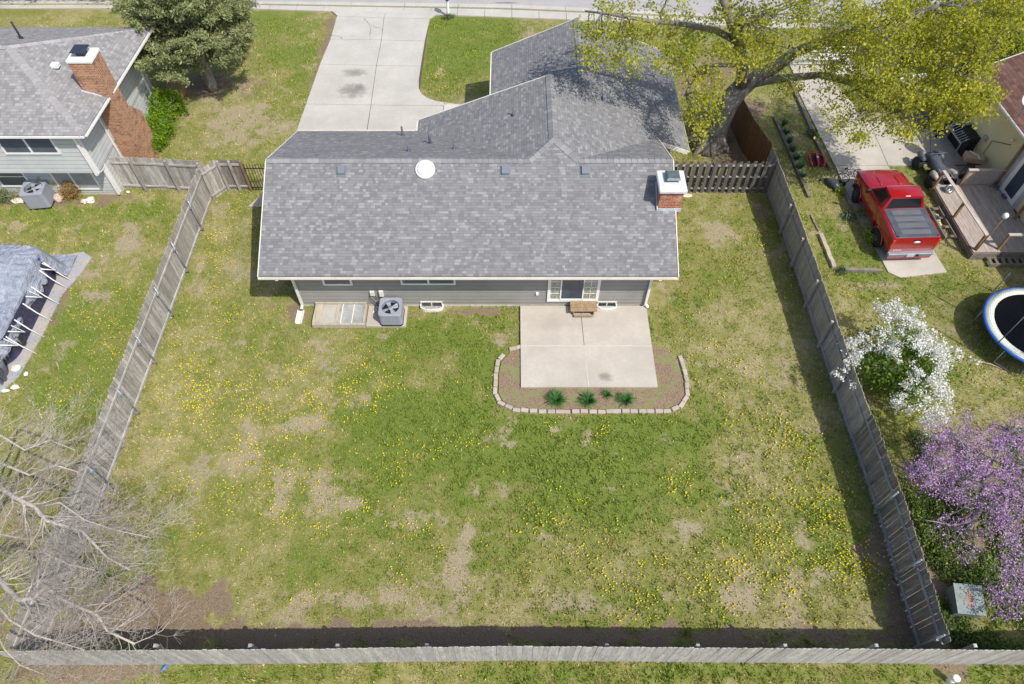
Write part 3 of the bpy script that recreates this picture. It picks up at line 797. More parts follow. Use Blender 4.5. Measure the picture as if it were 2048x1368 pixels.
# soffit + fascia + rake boards
so_ = MB(); so_.box(-8.8, 5.74, 15.98, 16.6, 2.44, 2.46); so_.build('soffit', WHITE, hs)
def fbar(*segs):
    for p, q in segs:
        fa = MB(); fa.bar(p, q, .03, .17); fa.build('fascia', CREAM, hs)
for x in (-8.88, 5.82):
    fa = MB(); fa.bar((x, 15.92, 2.515), (x, 19.86, 4.315), .03, .17); fa.bar((x, 19.86, 4.315), (x, 23.7, 2.53), .03, .17); fa.build('rake_board', CREAM, hs)
fbar(((5.8, 22.48, 3.02), (7.1, 22.48, 2.52)), ((-3.92, 24.47, 2.53), (1.5, 24.47, 4.67)), ((-.9, 29.37, 2.53), (2.85, 29.37, 4.14)), ((2.85, 29.37, 4.14), (7.1, 29.37, 2.53)))
def gutter(parent, p, q, out, mat=CREAM, w=.07, h=.06, name='gutter'):
    """open trough: back, floor, front lip, ends; p-q along the eave"""
    p, q, out = Vector(p), Vector(q), Vector(out)
    mb = MB(); a = out*w
    mb.bar(p+a*.5-Vector((0, 0, h)), q+a*.5-Vector((0, 0, h)), w, .008)
    mb.bar(p+a-Vector((0, 0, h/2)), q+a-Vector((0, 0, h/2)), .012, h+.02); mb.bar(p+out*.004-Vector((0, 0, h/2)), q+out*.004-Vector((0, 0, h/2)), .006, h)
    d = (q-p).normalized()
    n = int((q-p).length/.6)
    for e in (p, q): mb.bar(e+a*.02-Vector((0, 0, h/2)), e+a-Vector((0, 0, h/2)), .008, h)
    o = mb.build(name, mat, parent)
    return o
gutter(hs, (-8.87, 15.885, 2.575), (5.81, 15.885, 2.575), (0, -1, 0))
gutter(hs, (-3.9, 23.78, 2.58), (-3.9, 24.45, 2.58), (-1, 0, 0)); gutter(hs, (-.9, 24.5, 2.58), (-.9, 29.35, 2.58), (-1, 0, 0))
gutter(hs, (7.1, 29.35, 2.58), (7.1, 22.5, 2.58), (1, 0, 0)); gutter(hs, (-8.85, 23.76, 2.58), (-3.9, 23.76, 2.58), (0, 1, 0))
def downspout(parent, pts, mat=CREAM, w=.09, name='downspout'):
    mb = MB()
    for a, b in zip(pts[:-1], pts[1:]): mb.bar(a, b, w, w*.75)
    for p in pts[1:-1]:
        p = Vector(p); mb.box(p.x-w*.5, p.x+w*.5, p.y-w*.42, p.y+w*.42, p.z-w*.4, p.z+w*.4)
    return mb.build(name, mat, parent)
downspout(hs, [(-8.25, 15.83, 2.47), (-8.22, 16.1, 2.38), (-8.02, 16.53, 2.15), (-8.02, 16.53, .18), (-8.04, 16.38, .1)])
downspout(hs, [(5.2, 15.83, 2.47), (5.18, 16.1, 2.38), (5.10, 16.53, 2.15), (5.10, 16.53, .22), (5.2, 16.42, .14)], WHITE)
# vents, skylight tube, plumbing stacks on the roof
def roofz(y): return 2.6+(y-15.92)*.457
for x in (-6.12, -.24, 2.63):
    v = MB(); y = 19.45
    sl_ = .457
    for (a, b, c, d_, h0, h1) in ((x-.19, x+.19, y-.2, y+.2, -.01, .02), (x-.13, x+.13, y-.15, y+.13, .0, .12)):
        v.add([(a, c, roofz(c)+h0), (b, c, roofz(c)+h0), (b, d_, roofz(d_)+h0), (a, d_, roofz(d_)+h0), (a, c, roofz(c)+h1), (b, c, roofz(c)+h1), (b, d_, roofz(d_)+h1), (a, d_, roofz(d_)+h1)],
              [(4, 5, 6, 7), (0, 1, 5, 4), (1, 2, 6, 5), (2, 3, 7, 6), (3, 0, 4, 7)])
    v.build('roof_vent', plain('vent_metal', (.17, .19, .22), .5, .1, 6), hs)
for (x, y) in ((3.75, 24.0), (3.7, 26.6)):
    v = MB(); z = 2.6+.385*(7.1-x)
    v.add([(x-.16, y-.17, z+.06), (x+.16, y-.17, z-.06), (x+.16, y+.17, z-.06), (x-.16, y+.17, z+.06), (x-.12, y-.13, z+.2), (x+.14, y-.13, z+.08), (x+.14, y+.13, z+.08), (x-.12, y+.13, z+.2)],
          [(4, 5, 6, 7), (0, 1, 5, 4), (1, 2, 6, 5), (2, 3, 7, 6), (3, 0, 4, 7)])
    v.build('roof_vent', MATS['vent_metal'], hs)
sk = MB(); Ms = Matrix.Translation((-3.12, 19.5, roofz(19.5)+.02)) @ Matrix.Rotation(math.atan(.457), 4, 'X')
sk.lathe([(.36, 0), (.36, .03), (.30, .035), (.29, .06), (.26, .11), (.19, .16), (.09, .185), (0.0, .19)], 36, M=Ms)
sko = sk.build('skylight', plain('acrylic_white', (.84, .84, .82), .15, .04, 3, spec=.6), hs)
sk = MB(); sk.lathe([(.35, .036), (.33, .05), (.305, .036)], 36, M=Ms); sk.build('flange', METALW, sko)
for (x, y, h, r) in ((-4.42, 23.1, .42, .04), (-3.18, 21.95, .42, .055), (-3.88, 20.9, .32, .03), (-2.2, 21.2, .34, .03)):
    z = 4.4-.464*(y-19.86); st = MB(); st.lathe([(.10, -.02), (.06, .05), (r, .07), (r, h), (r*.7, h), (r*.7, h-.1)], 12, (x, y, z)); st.build('vent_pipe', DKMETAL, hs)
st = MB(); z = 2.6+.398*(.1+3.9); st.lathe([(.09, -.02), (.05, .05), (.03, .06), (.03, .3), (.0, .3)], 10, (.05, 22.7, z)); st.build('vent_pipe', DKMETAL, hs)
# chimney
ch = MB(); ch.box(5.17, 5.97, 18.15, 19.02, 0, 4.45); cho = ch.build('chimney', BRICK_M, hs)
c2 = MB(); c2.box(5.08, 6.05, 18.05, 19.12, 4.45, 4.57, ch=.03); c2.build('crown', plain('crown_white', (.62, .63, .66), .7, .15, 4), cho)
c2 = MB(); c2.box(5.42, 5.75, 18.5, 18.85, 4.56, 4.66); c2.add([(5.34, 18.42, 4.70), (5.83, 18.42, 4.70), (5.83, 18.93, 4.70), (5.34, 18.93, 4.70), (5.4, 18.48, 4.76), (5.77, 18.48, 4.76), (5.77, 18.87, 4.76), (5.4, 18.87, 4.76)], [(4, 5, 6, 7), (0, 1, 5, 4), (1, 2, 6, 5), (2, 3, 7, 6), (3, 0, 4, 7), (3, 2, 1, 0)])
for (x, y) in ((5.4, 18.48), (5.77, 18.48), (5.77, 18.87), (5.4, 18.87)): c2.bar((x, y, 4.56), (x, y, 4.71), .025)
c2.build('flue_cap', plain('cap_metal', (.14, .17, .18), .5, .25, 5, metal=.4), cho)
c2 = MB(); c2.bar((5.12, 18.1, 3.62), (6.0, 18.1, 3.62), .03, .14); c2.bar((5.145, 18.1, 3.62), (5.145, 19.05, 4.06), .03, .16)
c2.build('flashing', plain('flashing', (.60, .66, .75), .4, .2, 6, metal=.3), cho)
cb = MB(); cb.box(5.175, 5.97, 17.85, 18.14, 0, 2.1); cb.add([(5.175, 17.85, 2.1), (5.97, 17.85, 2.1), (5.97, 18.14, 2.5), (5.175, 18.14, 2.5)], [(0, 1, 2, 3)]); cb.build('brick_base', BRICK_M, cho)
# windows and door
window(hs, -6.97, -5.89, 1.29, 2.35, 16.61, frame=WHITE)
window(hs, -4.1, -2.08, 1.32, 2.35, 16.61, mull=(-3.08,), frame=WHITE)
dr = MB()
dr.box(1.33, 3.27, 16.55, 16.62, .34, .43); dr.box(1.33, 3.27, 16.55, 16.62, 2.33, 2.43)
for x in (1.33, 3.16): dr.box(x, x+.11, 16.552, 16.62, .43, 2.33)
dro = dr.build('patio_door', WHITE, hs)
g = MB(); g.box(1.80, 1.85, 16.545, 16.61, .43, 2.33); g.box(2.64, 2.69, 16.545, 16.61, .43, 2.33); g.box(1.44, 1.8, 16.56, 16.61, .43, .49); g.box(2.69, 3.16, 16.56, 16.61, .43, .49); g.box(1.85, 2.64, 16.54, 16.6, .43, .50)
for z in (.80, 1.15, 1.5, 1.85): g.box(1.44, 1.8, 16.565, 16.6, z, z+.02); g.box(2.69, 3.16, 16.565, 16.6, z, z+.02)
g.box(2.92, 2.94, 16.565, 16.6, .49, 2.3)
g.build('door_frame', WHITE, dro)
g = MB(); g.box(1.85, 2.64, 16.57, 16.60, .5, 2.33); g.build('glass_panel', GLASSB, dro)
sidet = NT('side_lite'); sn = sidet.noise(sidet.coord(), 14, 4, .8)
SL = sidet.finish(sidet.ramp(sn, [(.35, (.10, .12, .07)), (.5, (.28, .28, .22)), (.65, (.5, .5, .46))]), .25, spec=.6)
g = MB(); g.box(1.44, 1.8, 16.575, 16.60, .43, 2.33); g.box(2.69, 3.16, 16.575, 16.60, .43, 2.33); g.build('side_panel', SL, dro)
g = MB(); g.box(2.655, 2.675, 16.50, 16.545, 1.2, 1.45); g.build('handle', GALV, dro)
# cable boxes, wires, outlet
g = MB(); g.box(-5.33, -5.16, 16.52, 16.61, .72, .95, ch=.01); g.build('meter_box', CREAM, hs)
g = MB(); g.box(-4.98, -4.82, 16.5, 16.61, .70, 1.0, ch=.01); g.build('meter_box', CREAM, hs)
g = MB(); g.tube([(-5.33, 16.55, .78), (-5.36, 16.52, .6), (-5.25, 16.5, .42), (-5.15, 16.5, .3), (-5.05, 16.4, .22)], .013, 6); g.tube([(-5.2, 16.55, .75), (-5.1, 16.52, .62), (-4.95, 16.52, .6), (-4.85, 16.52, .64)], .013, 6); g.build('cable', BLACK, hs)
g = MB(); g.box(.90, 1.0, 16.55, 16.61, .72, .84); g.build('outlet_cover', WHITE, hs)
# basement windows with wells
def well(x0, x1, z, y1):
    mb = MB(); n = 8; pts = []
    for k in range(n+1):
        a = PI*k/n; pts.append(((x0+x1)/2-math.cos(a)*(x1-x0)/2*1.05, 16.60-math.sin(a)**.6*(16.60-y1)))
    for p, q in zip(pts[:-1], pts[1:]): mb.bar((p[0], p[1], z/2-.1), (q[0], q[1], z/2-.1), .03, z+.2)
    o = mb.build('window_well', METALW, hs)
    b = MB(); b.prism([(p[0], p[1]) for p in pts], -.05, .015); b.build('well_floor', plain('leaf_litter', (.40, .36, .32), .9, .5, 12), o)
    w = MB(); w.box(x0+.03, x1-.03, 16.59, 16.60, .05, .26); wo_ = w.build('basement_window', GLASSB, hs)
    w = MB(); w.box(x0, x1, 16.57, 16.605, .26, .30); w.box(x0, x0+.04, 16.57, 16.605, 0.05, .26); w.box(x1-.04, x1, 16.57, 16.605, .05, .26); w.box((x0+x1)/2-.02, (x0+x1)/2+.02, 16.57, 16.605, .05, .26); w.build('frame', CREAM, wo_)
well(-3.5, -2.66, .13, 16.33); well(3.27, 4.0, .16, 16.36)
# splash extension of the downspout
g = MB(); g.box(-8.2, -8.16, 15.75, 16.35, .0, .09); g.box(-7.98, -7.94, 15.75, 16.35, 0, .09); g.box(-8.16, -7.98, 15.75, 16.35, 0, .02)
tag(g.build('splash_block', CREAM), 'cream splash block lying below the left downspout of the grey house', 'splash block')

# egress cover beside the wall
eg = thing('window_well_cover', 'low wooden framed well cover with clear panels beside the air conditioner of the grey house', 'well cover', (-6.55, 16.1, 0))
def ch_(o, par):
    o.parent = par; o.matrix_parent_inverse = Matrix.Translation(par.location).inverted(); return o
def under(par, *objs):
    for o in objs:
        o.parent = par
        o.location = o.location-par.location
W_PALE = woodmat('wood_pale', (.56, .50, .40), (.48, .42, .34), (.34, .29, .23))
e = MB()
x0, x1, y0, y1 = -7.5, -5.52, 15.56, 16.58
e.box(x0, x1, y0, y0+.09, 0, .2, .3); e.box(x0, x1, y1-.07, y1, 0, .30, .6); e.box(x0, x0+.3, y0+.09, y1-.07, 0, .23, .2); e.box(x1-.09, x1, y0+.09, y1-.07, 0, .24, .7); e.box(-6.66, -6.55, y0+.09, y1-.07, .0, .235, .4)
under(eg, e.build('frame', W_PALE))
tp = NT('polycarbonate'); pn = tp.noise(tp.coord(), 2.2, 5, .7, dist=1.0)
PC = tp.finish(tp.ramp(pn, [(.35, (.26, .27, .27)), (.55, (.36, .365, .36)), (.75, (.52, .52, .50))]), .3, spec=.6)
tp = NT('frosted_panel'); pn = tp.noise(tp.coord(), 2.0, 4, .7)
PC2 = tp.finish(tp.ramp(pn, [(.35, (.38, .36, .32)), (.7, (.52, .49, .44))]), .4, spec=.5)
e = MB(); e.box(-7.2, -6.66, y0+.09, y1-.07, .19, .205); under(eg, e.build('frosted_panel', PC2))
e = MB(); e.box(-6.55, x1-.09, y0+.09, y1-.07, .19, .205); under(eg, e.build('clear_panel', PC))
e = MB()
for x in (-6.45, -6.03): e.box(x, x+.025, y0+.05, y1-.05, .206, .235)
under(eg, e.build('bar', WHITE))

# ---- air conditioners
def aircon(label, loc, rz, w=.86, h=.78, mat=GREYAC, round_=True):
    t = thing('air_conditioner', label, 'air conditioner', loc, rz)
    a = w/2; r = .11
    ringp = []
    for cx, cy, s in ((a-r, a-r, 0), (-a+r, a-r, 1), (-a+r, -a+r, 2), (a-r, -a+r, 3)):
        for k in range(5):
            th = (s+k/4)*PI/2; ringp.append((cx+r*math.cos(th), cy+r*math.sin(th)))
    N = len(ringp)
    mb = MB()
    # ribbed sides
    side = []
    per = 120
    import itertools
    pts = []
    tot = sum(math.dist(ringp[i], ringp[(i+1) % N]) for i in range(N)); step = tot/per; acc = 0; i = 0; pos = 0
    for k in range(per):
        s_ = k*step
        while s_ > acc+math.dist(ringp[i], ringp[(i+1) % N]): acc += math.dist(ringp[i], ringp[(i+1) % N]); i += 1
        f = (s_-acc)/max(1e-9, math.dist(ringp[i], ringp[(i+1) % N])); A, B = ringp[i], ringp[(i+1) % N]
        x = A[0]+(B[0]-A[0])*f; y = A[1]+(B[1]-A[1])*f; k2 = .985 if k % 3 == 0 else 1.0
        pts.append((x*k2*.985, y*k2*.985))
    vs = [(x, y, .05) for x, y in pts]+[(x, y, h-.1) for x, y in pts]
    mb.add(vs, [(k, (k+1) % per, per+(k+1) % per, per+k) for k in range(per)])
    mb.build('louvered_side', mat, t)
    # top with round opening
    fr = a*.80; mb = MB(); M_ = 48
    sq = []
    for k in range(M_):
        th = 2*PI*k/M_; c, s = math.cos(th), math.sin(th)
        m = max(abs(c), abs(s)); x, y = a*c/m, a*s/m
        # round the corner
        ax, ay = abs(x), abs(y)
        if ax > a-r and ay > a-r:
            dx, dy = ax-(a-r), ay-(a-r); L = math.hypot(dx, dy)
            if L > r: ax, ay = a-r+dx*r/L, a-r+dy*r/L
            x, y = math.copysign(ax, x), math.copysign(ay, y)
        sq.append((x, y))
    rings = [[(x, y, h-.13) for x, y in sq], [(x*1.0, y*1.0, h-.03) for x, y in sq], [(x*.96, y*.96, h) for x, y in sq],
             [(fr*math.cos(2*PI*k/M_), fr*math.sin(2*PI*k/M_), h) for k in range(M_)], [(fr*.94*math.cos(2*PI*k/M_), fr*.94*math.sin(2*PI*k/M_), h-.02) for k in range(M_)], [(fr*.92*math.cos(2*PI*k/M_), fr*.92*math.sin(2*PI*k/M_), h-.2) for k in range(M_)]]
    vs = [p for rr in rings for p in rr]
    mb.add(vs, [(i*M_+k, i*M_+(k+1) % M_, (i+1)*M_+(k+1) % M_, (i+1)*M_+k) for i in range(5) for k in range(M_)])
    mb.build('top_cover', mat, t)
    mb = MB(); mb.lathe([(fr*.92, 0), (.0, 0.001)], 32, (0, 0, h-.19)); mb.build('fan_well', BLACK, t)
    mb = MB()
    for k in range(4):
        th = k*PI/2+.5; c, s = math.cos(th), math.sin(th); M = Matrix.Translation((0, 0, h-.11)) @ Matrix.Rotation(th, 4, 'Z') @ Matrix.Rotation(.35, 4, 'X')
        mb.add([(.08, -.05, 0), (fr*.85, -.11, 0), (fr*.88, .09, 0), (.08, .05, 0), (.08, -.05, .006), (fr*.85, -.11, .006), (fr*.88, .09, .006), (.08, .05, .006)], [(4, 5, 6, 7), (3, 2, 1, 0), (0, 1, 5, 4), (2, 3, 7, 6), (1, 2, 6, 5)], M=M)
    mb.lathe([(.09, 0), (.09, .05), (.05, .07), (0, .07)], 16, (0, 0, h-.13))
    mb.build('fan', plain('fan_blade', (.42, .46, .54), .4, .05, 3), t)
    mb = MB()
    for q in range(1, 9): 
        rr = fr*q/9
        mb.tube([(rr*math.cos(2*PI*k/28), rr*math.sin(2*PI*k/28), h-.012) for k in range(29)], .0022, 4, cap=False)
    for k in range(6): mb.tube([(0, 0, h-.01), (fr*math.cos(k*PI/3+.2), fr*math.sin(k*PI/3+.2), h-.01)], .004, 4)
    mb.build('fan_guard', DKMETAL, t)
    mb = MB(); mb.prism([(x*1.01, y*1.01) for x, y in ringp], .0, .06); mb.build('base_pan', BLACK, t)
    return t
pad = MB(); pad.box(-5.50, -4.0, 15.6, 16.56, -.1, .075, ch=.012); pad_o = pad.build('concrete_pad', CONC2); tag(pad_o, 'concrete pad under the air conditioner by the grey house', 'slab')
aircon('grey air conditioner with its fan in view on the pad behind the grey house', (-4.53, 16.02, .075), 0, .86, .66)
aircon('taller grey air conditioner on the ground by the two storey house at the left', (-20.25, 22.32, .0), .12, .95, .85)
sb = MB(); sb.lathe([(.05, 0), (.06, .02), (.05, .05), (.0, .055)], 14, (-5.27, 16.25, .075)); tag(sb.build('drain_cap', WHITE), 'small white round cap on the pad left of the air conditioner', 'cap')

# wooden step
stp = thing('wooden_step', 'small slatted wooden step below the patio door', 'step', (2.71, 16.28, .09))
m = MB(); rr = [.2, .7, .4]
for k in range(3): m.box(-.5, .5, -.22+k*.17, -.06+k*.17, .26, .30, rr[k])
m.build('tread', W_STEP, stp)
m = MB(); m.box(-.36, .36, -.34, -.26, .10, .13, .5); m.box(-.36, .36, -.26, -.24, .0, .10, .4); m.build('lower_tread', W_STEP, stp)
for s in (-1, 1):
    m = MB(); m.box(s*.38-.02, s*.38+.02, -.2, .28, 0, .26, .3); m.build('side_board', W_STEP, stp)

# ================================================================== FENCES
def pickets(mb, p0, p1, h, w=.138, gap=.012, th=.018, wob=.02, z0=-.06, lean=0.0, seed=0, hfun=None, top=True, norm=None, gone=0.0):
    r = random.Random(seed)
    p0 = Vector((p0[0], p0[1], 0)); p1 = Vector((p1[0], p1[1], 0))
    d = (p1-p0); L = d.length; d.normalize(); n = Vector((-d.y, d.x, 0)) if norm is None else Vector(norm)
    k = max(1, round(L/(w+gap))); w = L/k-gap; drift = 0
    for i in range(k):
        if r.random() < gone: continue
        drift = drift*.93+r.uniform(-.0012, .0012)
        c = p0+d*((i+.5)*(w+gap)+r.uniform(-.004, .004))+n*r.uniform(-.004, .004)
        hh = h+r.uniform(-wob, wob)+(hfun(i/k) if hfun else 0)
        tl = r.uniform(-.004, .004)+drift
        a = c-d*w/2; b = c+d*w/2
        up = Vector((0, 0, 1))
        T = d*tl*hh+n*lean*hh+n*r.uniform(-.008, .008)
        ch = .03 if top else 0
        rnd = r.random()
        for sgn in (0,):
            f = [a, b, b+T+up*(hh-ch), b+T-d*.035+up*hh, a+T+d*.035+up*hh, a+T+up*(hh-ch)]
            f = [q+up*z0 if j < 2 else q for j, q in enumerate(f)]
            g = [q+n*th for q in f]
            N = 6
            uvf = [(0, 0), (w, 0), (w, hh-.03), (w-.03, hh), (.03, hh), (0, hh-.03)]
            fs = [tuple(range(N)), tuple(range(2*N-1, N-1, -1))]+[(j, N+j, N+(j+1) % N, (j+1) % N) for j in range(N)]
            uvs = [uvf, uvf[::-1]]+[[uvf[j], uvf[j], uvf[(j+1) % N], uvf[(j+1) % N]] for j in range(N)]
            mb.add(f+g, fs, uvs, rnd)

def fence(name, label, pts, h, side, wood, posts=None, postmat=None, rails=(.22, 1.42), metal=False, seed=0, lean=0.0, wob=.02, gap=.012, post_h=None, rail_w=.085, hfun=None, gone=0.0, railmat=None, post_off=.09):
    """side: +1 puts the rails and posts left of the walking direction"""
    t = thing(name, label, 'fence', (pts[0][0], pts[0][1], 0))
    off = Vector((pts[0][0], pts[0][1], 0))
    for i, (a, b) in enumerate(zip(pts[:-1], pts[1:])):
        A = Vector((a[0], a[1], 0))-off; B = Vector((b[0], b[1], 0))-off
        d = (B-A).normalized(); n = Vector((-d.y, d.x, 0))
        mb = MB(); nn = n*side
        A2, B2 = (A, B)
        pickets(mb, A2, B2, h, seed=seed+i, lean=lean*1, wob=wob, gap=gap, norm=-nn if True else None, hfun=hfun, gone=gone)
        mb.build('pickets', wood, t)
        for z in rails:
            rb = MB(); o = nn*.03-nn*lean*z
            L = (B-A).length; k = max(1, round(L/2.4))
            jr = random.Random(seed+int(z*10))
            prev = A+o+Vector((0, 0, z))
            for q in range(k):
                nx_ = A+(B-A)*(q+1)/k+o+Vector((0, 0, z+jr.uniform(-.02, .02)))
                rb.bar(prev, nx_, .04, rail_w, jr.random()); prev = nx_
            rb.build('rail', railmat or wood, t)
    total = 0
    for (x, y) in (posts or []):
        p = Vector((x, y, 0))-off
        # nearest segment normal
        a, b = pts[0], pts[-1]; best = 1e9
        for (s0, s1) in zip(pts[:-1], pts[1:]):
            m = math.hypot((s0[0]+s1[0])/2-x, (s0[1]+s1[1])/2-y)
            if m < best: best = m; a, b = s0, s1
        d = (Vector((b[0], b[1], 0))-Vector((a[0], a[1], 0))).normalized(); nn = Vector((-d.y, d.x, 0))*side
        pm = MB(); ph = (post_h or h)*1.0
        if metal:
            pm.tube([p+nn*.09, p+nn*.09-nn*lean*ph+Vector((0, 0, ph))], .03, 10); pm.lathe([(.036, 0), (.03, .03), (0, .04)], 10, p+nn*.09-nn*lean*ph+Vector((0, 0, ph)))
            po = pm.build('post', GALV, t)
            for z in rails:
                bm_ = MB(); c = p+nn*.07-nn*lean*z; bm_.box(c.x-.05, c.x+.05, c.y-.06, c.y+.06, z-.05, z+.05); bm_.build('bracket', GALV, po)
        else:
            pm.bar(p+nn*post_off, p+nn*post_off-nn*lean*ph+Vector((0, 0, ph)), .09, .09, random.random()); pm.build('post', postmat or wood, t)
    return t

# left fence: pickets on the far (left) side, rails towards the yard; walk from near to far, rails on the right
lf_posts = [(-13.0, y) for y in (20.6, 18.3, 16.1, 13.95, 11.85, 9.1, 6.6)]
fence('wooden_fence', 'long weathered grey fence with metal posts along the left side of the yard', [(-13.3, 4.0), (-13.15, 9.0), (-13.05, 16.0), (-13.0, 22.4)], 1.72, -1, W_GREY, lf_posts, rails=(.16, 1.36), metal=True, seed=3, wob=.055, gap=.022, hfun=lambda f: 0, railmat=W_LIGHT)
# right fence: grey stretch, dark stretch near the camera
fence('wooden_fence', 'grey picket fence between the open slatted fence and the white flowering shrub', [(11.1, 23.8), (11.25, 20.4), (11.46, 10.88)], 1.75, -1, W_GREY2 if 'W_GREY2' in globals() else woodmat('wood_blue_grey', (.50, .475, .44), (.38, .36, .335), (.25, .235, .22)), [(11.24, 20.46), (11.29, 18.62), (11.33, 16.53), (11.38, 14.67), (11.42, 12.7)], rails=(.2, 1.25), seed=21, wob=.02, gap=.004, post_h=1.62, lean=-.03, rail_w=.07)
fence('wooden_fence', 'dark picket fence with metal posts in the lower right corner of the yard', [(11.46, 10.9), (11.55, 8.0), (11.5, 4.1)], 1.78, -1, W_DARK, [(11.5, 8.24), (11.52, 6.23), (11.46, 4.25)], rails=(.24, 1.36), metal=True, seed=31, wob=.035, gap=.013, railmat=woodmat('wood_rail', (.42, .41, .41), (.34, .33, .33), (.25, .24, .24)))
fence('wooden_fence', 'newer reddish brown board fence behind the big tree trunk', [(10.25, 28.2), (10.6, 25.6), (11.05, 23.85)], 1.8, 1, W_BROWN, [], rails=(.3, 1.5), seed=41, gap=.002, wob=.006)
# back fence: smooth side faces the camera
bp = [(x, 3.97) for x in (-9.4, -6.9, -4.6, -2.25, -.1+.05, 2.5, 4.9, 7.2, 9.6, 12.2)]
fence('wooden_fence', 'long light grey fence running across the bottom of the picture', [(-13.5, 3.86), (-6, 3.9), (0, 3.98), (6, 3.93), (11, 3.9), (16.5, 3.85)], 1.80, 1, W_LIGHT, bp, rails=(.3, 1.5), seed=51, wob=.03, gap=.002, post_h=1.62, post_off=.055)
fence('wooden_fence', 'short grey fence joining the two storey house to the corner of the yard', [(-16.98, 23.2), (-15, 23.1), (-13.05, 22.95)], 1.7, -1, W_GREY, [(-16.0, 23.1), (-14.5, 23.05), (-13.1, 22.9)], rails=(.16, 1.42), seed=61, wob=.03)
fence('wooden_fence', 'very short piece of grey fence between the yard corner and the wooden gate', [(-13.05, 22.95), (-12.95, 22.45), (-12.45, 23.1)], 1.66, -1, W_GREY, [(-12.95, 22.5)], rails=(.2, 1.4), seed=71, wob=.03)
g = thing('wooden_gate', 'narrow weathered wooden gate panel beside the black iron fence', 'gate', (-12.35, 23.1, 0))
m = MB(); pickets(m, (0, 0), (.92, 0), 1.62, seed=5, norm=(0, 1, 0)); m.build('pickets', W_DARK, g)
for z in (.2, 1.4): m = MB(); m.bar((0, -.03, z), (.92, -.03, z), .04, .09); m.build('rail', W_GREY, g)
for x, mt in ((.46, W_GREY), (.95, W_POST), (-.02, W_GREY)): m = MB(); m.bar((x, -.07, 0), (x, -.07, 1.62), .09, .09); m.build('post', mt, g)
# black iron fence
g = thing('iron_fence', 'black iron bar fence between the wooden gate and the grey house', 'fence', (-11.35, 23.0, 0))
m = MB(); m.bar((0, 0, .18), (3.25, 0, .18), .03); m.build('rail', BLACK, g)
m = MB(); m.bar((0, 0, 1.25), (3.25, 0, 1.25), .03); m.build('rail', BLACK, g)
m = MB()
for k in range(27): m.bar((.05+k*.12, 0, .05), (.05+k*.12, 0, 1.5), .018)
m.build('bars', BLACK, g)
# open slatted (shadow box) fence
g = thing('slatted_fence', 'dark open fence of alternating upright boards between the grey house and the right hand fence', 'fence', (6.0, 22.95, 0))
W_SHB = woodmat('wood_shadowbox', (.20, .18, .16), (.15, .135, .12), (.09, .08, .07))
for side in (-1, 1):
    m = MB()
    for k in range(17):
        x = .1+k*.30+(.15 if side > 0 else 0)
        if x > 5.1: continue
        pickets(m, (x, side*.05), (x+.151, side*.05), 1.62+random.uniform(-.02, .02), w=.145, gap=.004, wob=.015, seed=k*7+side, norm=(0, side, 0))
    m.build('boards', W_SHB, g)
for z in (.2, .85, 1.45): m = MB(); m.bar((0, 0, z), (5.2, 0, z), .08, .05, .9); m.build('rail', W_LIGHT, g)
for x in (0.0, 2.5, 5.1): m = MB(); m.bar((x, 0, 0), (x, 0, 1.6), .09, .09); m.build('post', W_SHB, g)

# ================================================================== LEFT NEIGHBOUR
ln = thing('house', 'two storey pale grey house with hipped roof and tall brick chimney', 'house', (0, 0, 0))
roofL = plane('roof', [(-40, 21.85, 3.9), (-16.4, 21.85, 3.9), (-19.95, 25.45, 5.33), (-40, 25.45, 5.33)], None, SHING_L, ln)
plane('side_roof', [(-16.4, 21.85, 3.9), (-16.0, 29.2, 3.9), (-19.95, 25.45, 5.33)], None, SHING_L, roofL)
plane('rear_roof', [(-16.0, 29.2, 3.9), (-40, 29.2, 3.9), (-40, 25.45, 5.33), (-19.95, 25.45, 5.33)], None, SHING_L, roofL)
_r = roof; roof = roofL
CAPM_L = (lambda t: t.finish(t.ramp(t.attr('rnd'), [(0, (.28, .272, .272)), (1, (.36, .352, .35))]), .92, spec=.15))(NT('cap_shingle_neighbour'))
caps([(-16.45, 21.9, 3.91), (-19.95, 25.45, 5.34)], w=.3, mat=CAPM_L); caps([(-16.1, 29.1, 3.91), (-19.95, 25.45, 5.34)], w=.3, mat=CAPM_L); caps([(-19.95, 25.45, 5.34), (-30, 25.45, 5.34)], w=.3, mat=CAPM_L)
roof = _r
m = MB(); m.box(-40, -16.95, 22.15, 28.9, 1.75, 3.8); upper = m.build('upper_wall', SIDE_L, ln)
m = MB(); m.box(-40, -17.0, 22.78, 28.88, .12, 1.75); m.build('lower_wall', SIDE_L, ln)
m = MB(); m.box(-39.9, -17.02, 22.80, 28.86, -.2, .121); m.build('foundation', FOUND, ln)
m = MB(); m.box(-40, -16.42, 21.9, 22.15, 3.76, 3.78); m.build('soffit', WHITE, ln)
gutter(ln, (-40, 21.83, 3.88), (-16.38, 21.83, 3.88), (0, -1, 0), WHITE)
gutter(ln, (-16.37, 21.85, 3.88), (-15.98, 29.1, 3.88), (1, 0, 0), WHITE)
for x0, yy, z0, z1 in ((-17.04, 22.12, 1.75, 3.75), (-17.1, 22.75, .12, 1.75)):
    m = MB(); m.box(x0, x0+.12, yy, yy+.1, z0, z1); m.build('corner_board', WHITE, ln)
downspout(ln, [(-17.05, 21.95, 3.75), (-17.0, 22.05, 3.6), (-17.0, 22.05, 1.75), (-17.05, 22.68, 1.55), (-17.05, 22.68, .1)], WHITE)
downspout(ln, [(-16.1, 28.6, 3.8), (-16.88, 28.3, 3.2), (-16.9, 28.3, .1)], WHITE); downspout(ln, [(-16.45, 23.9, 3.8), (-16.88, 23.9, 3.3), (-16.88, 23.9, .6)], WHITE, w=.06)
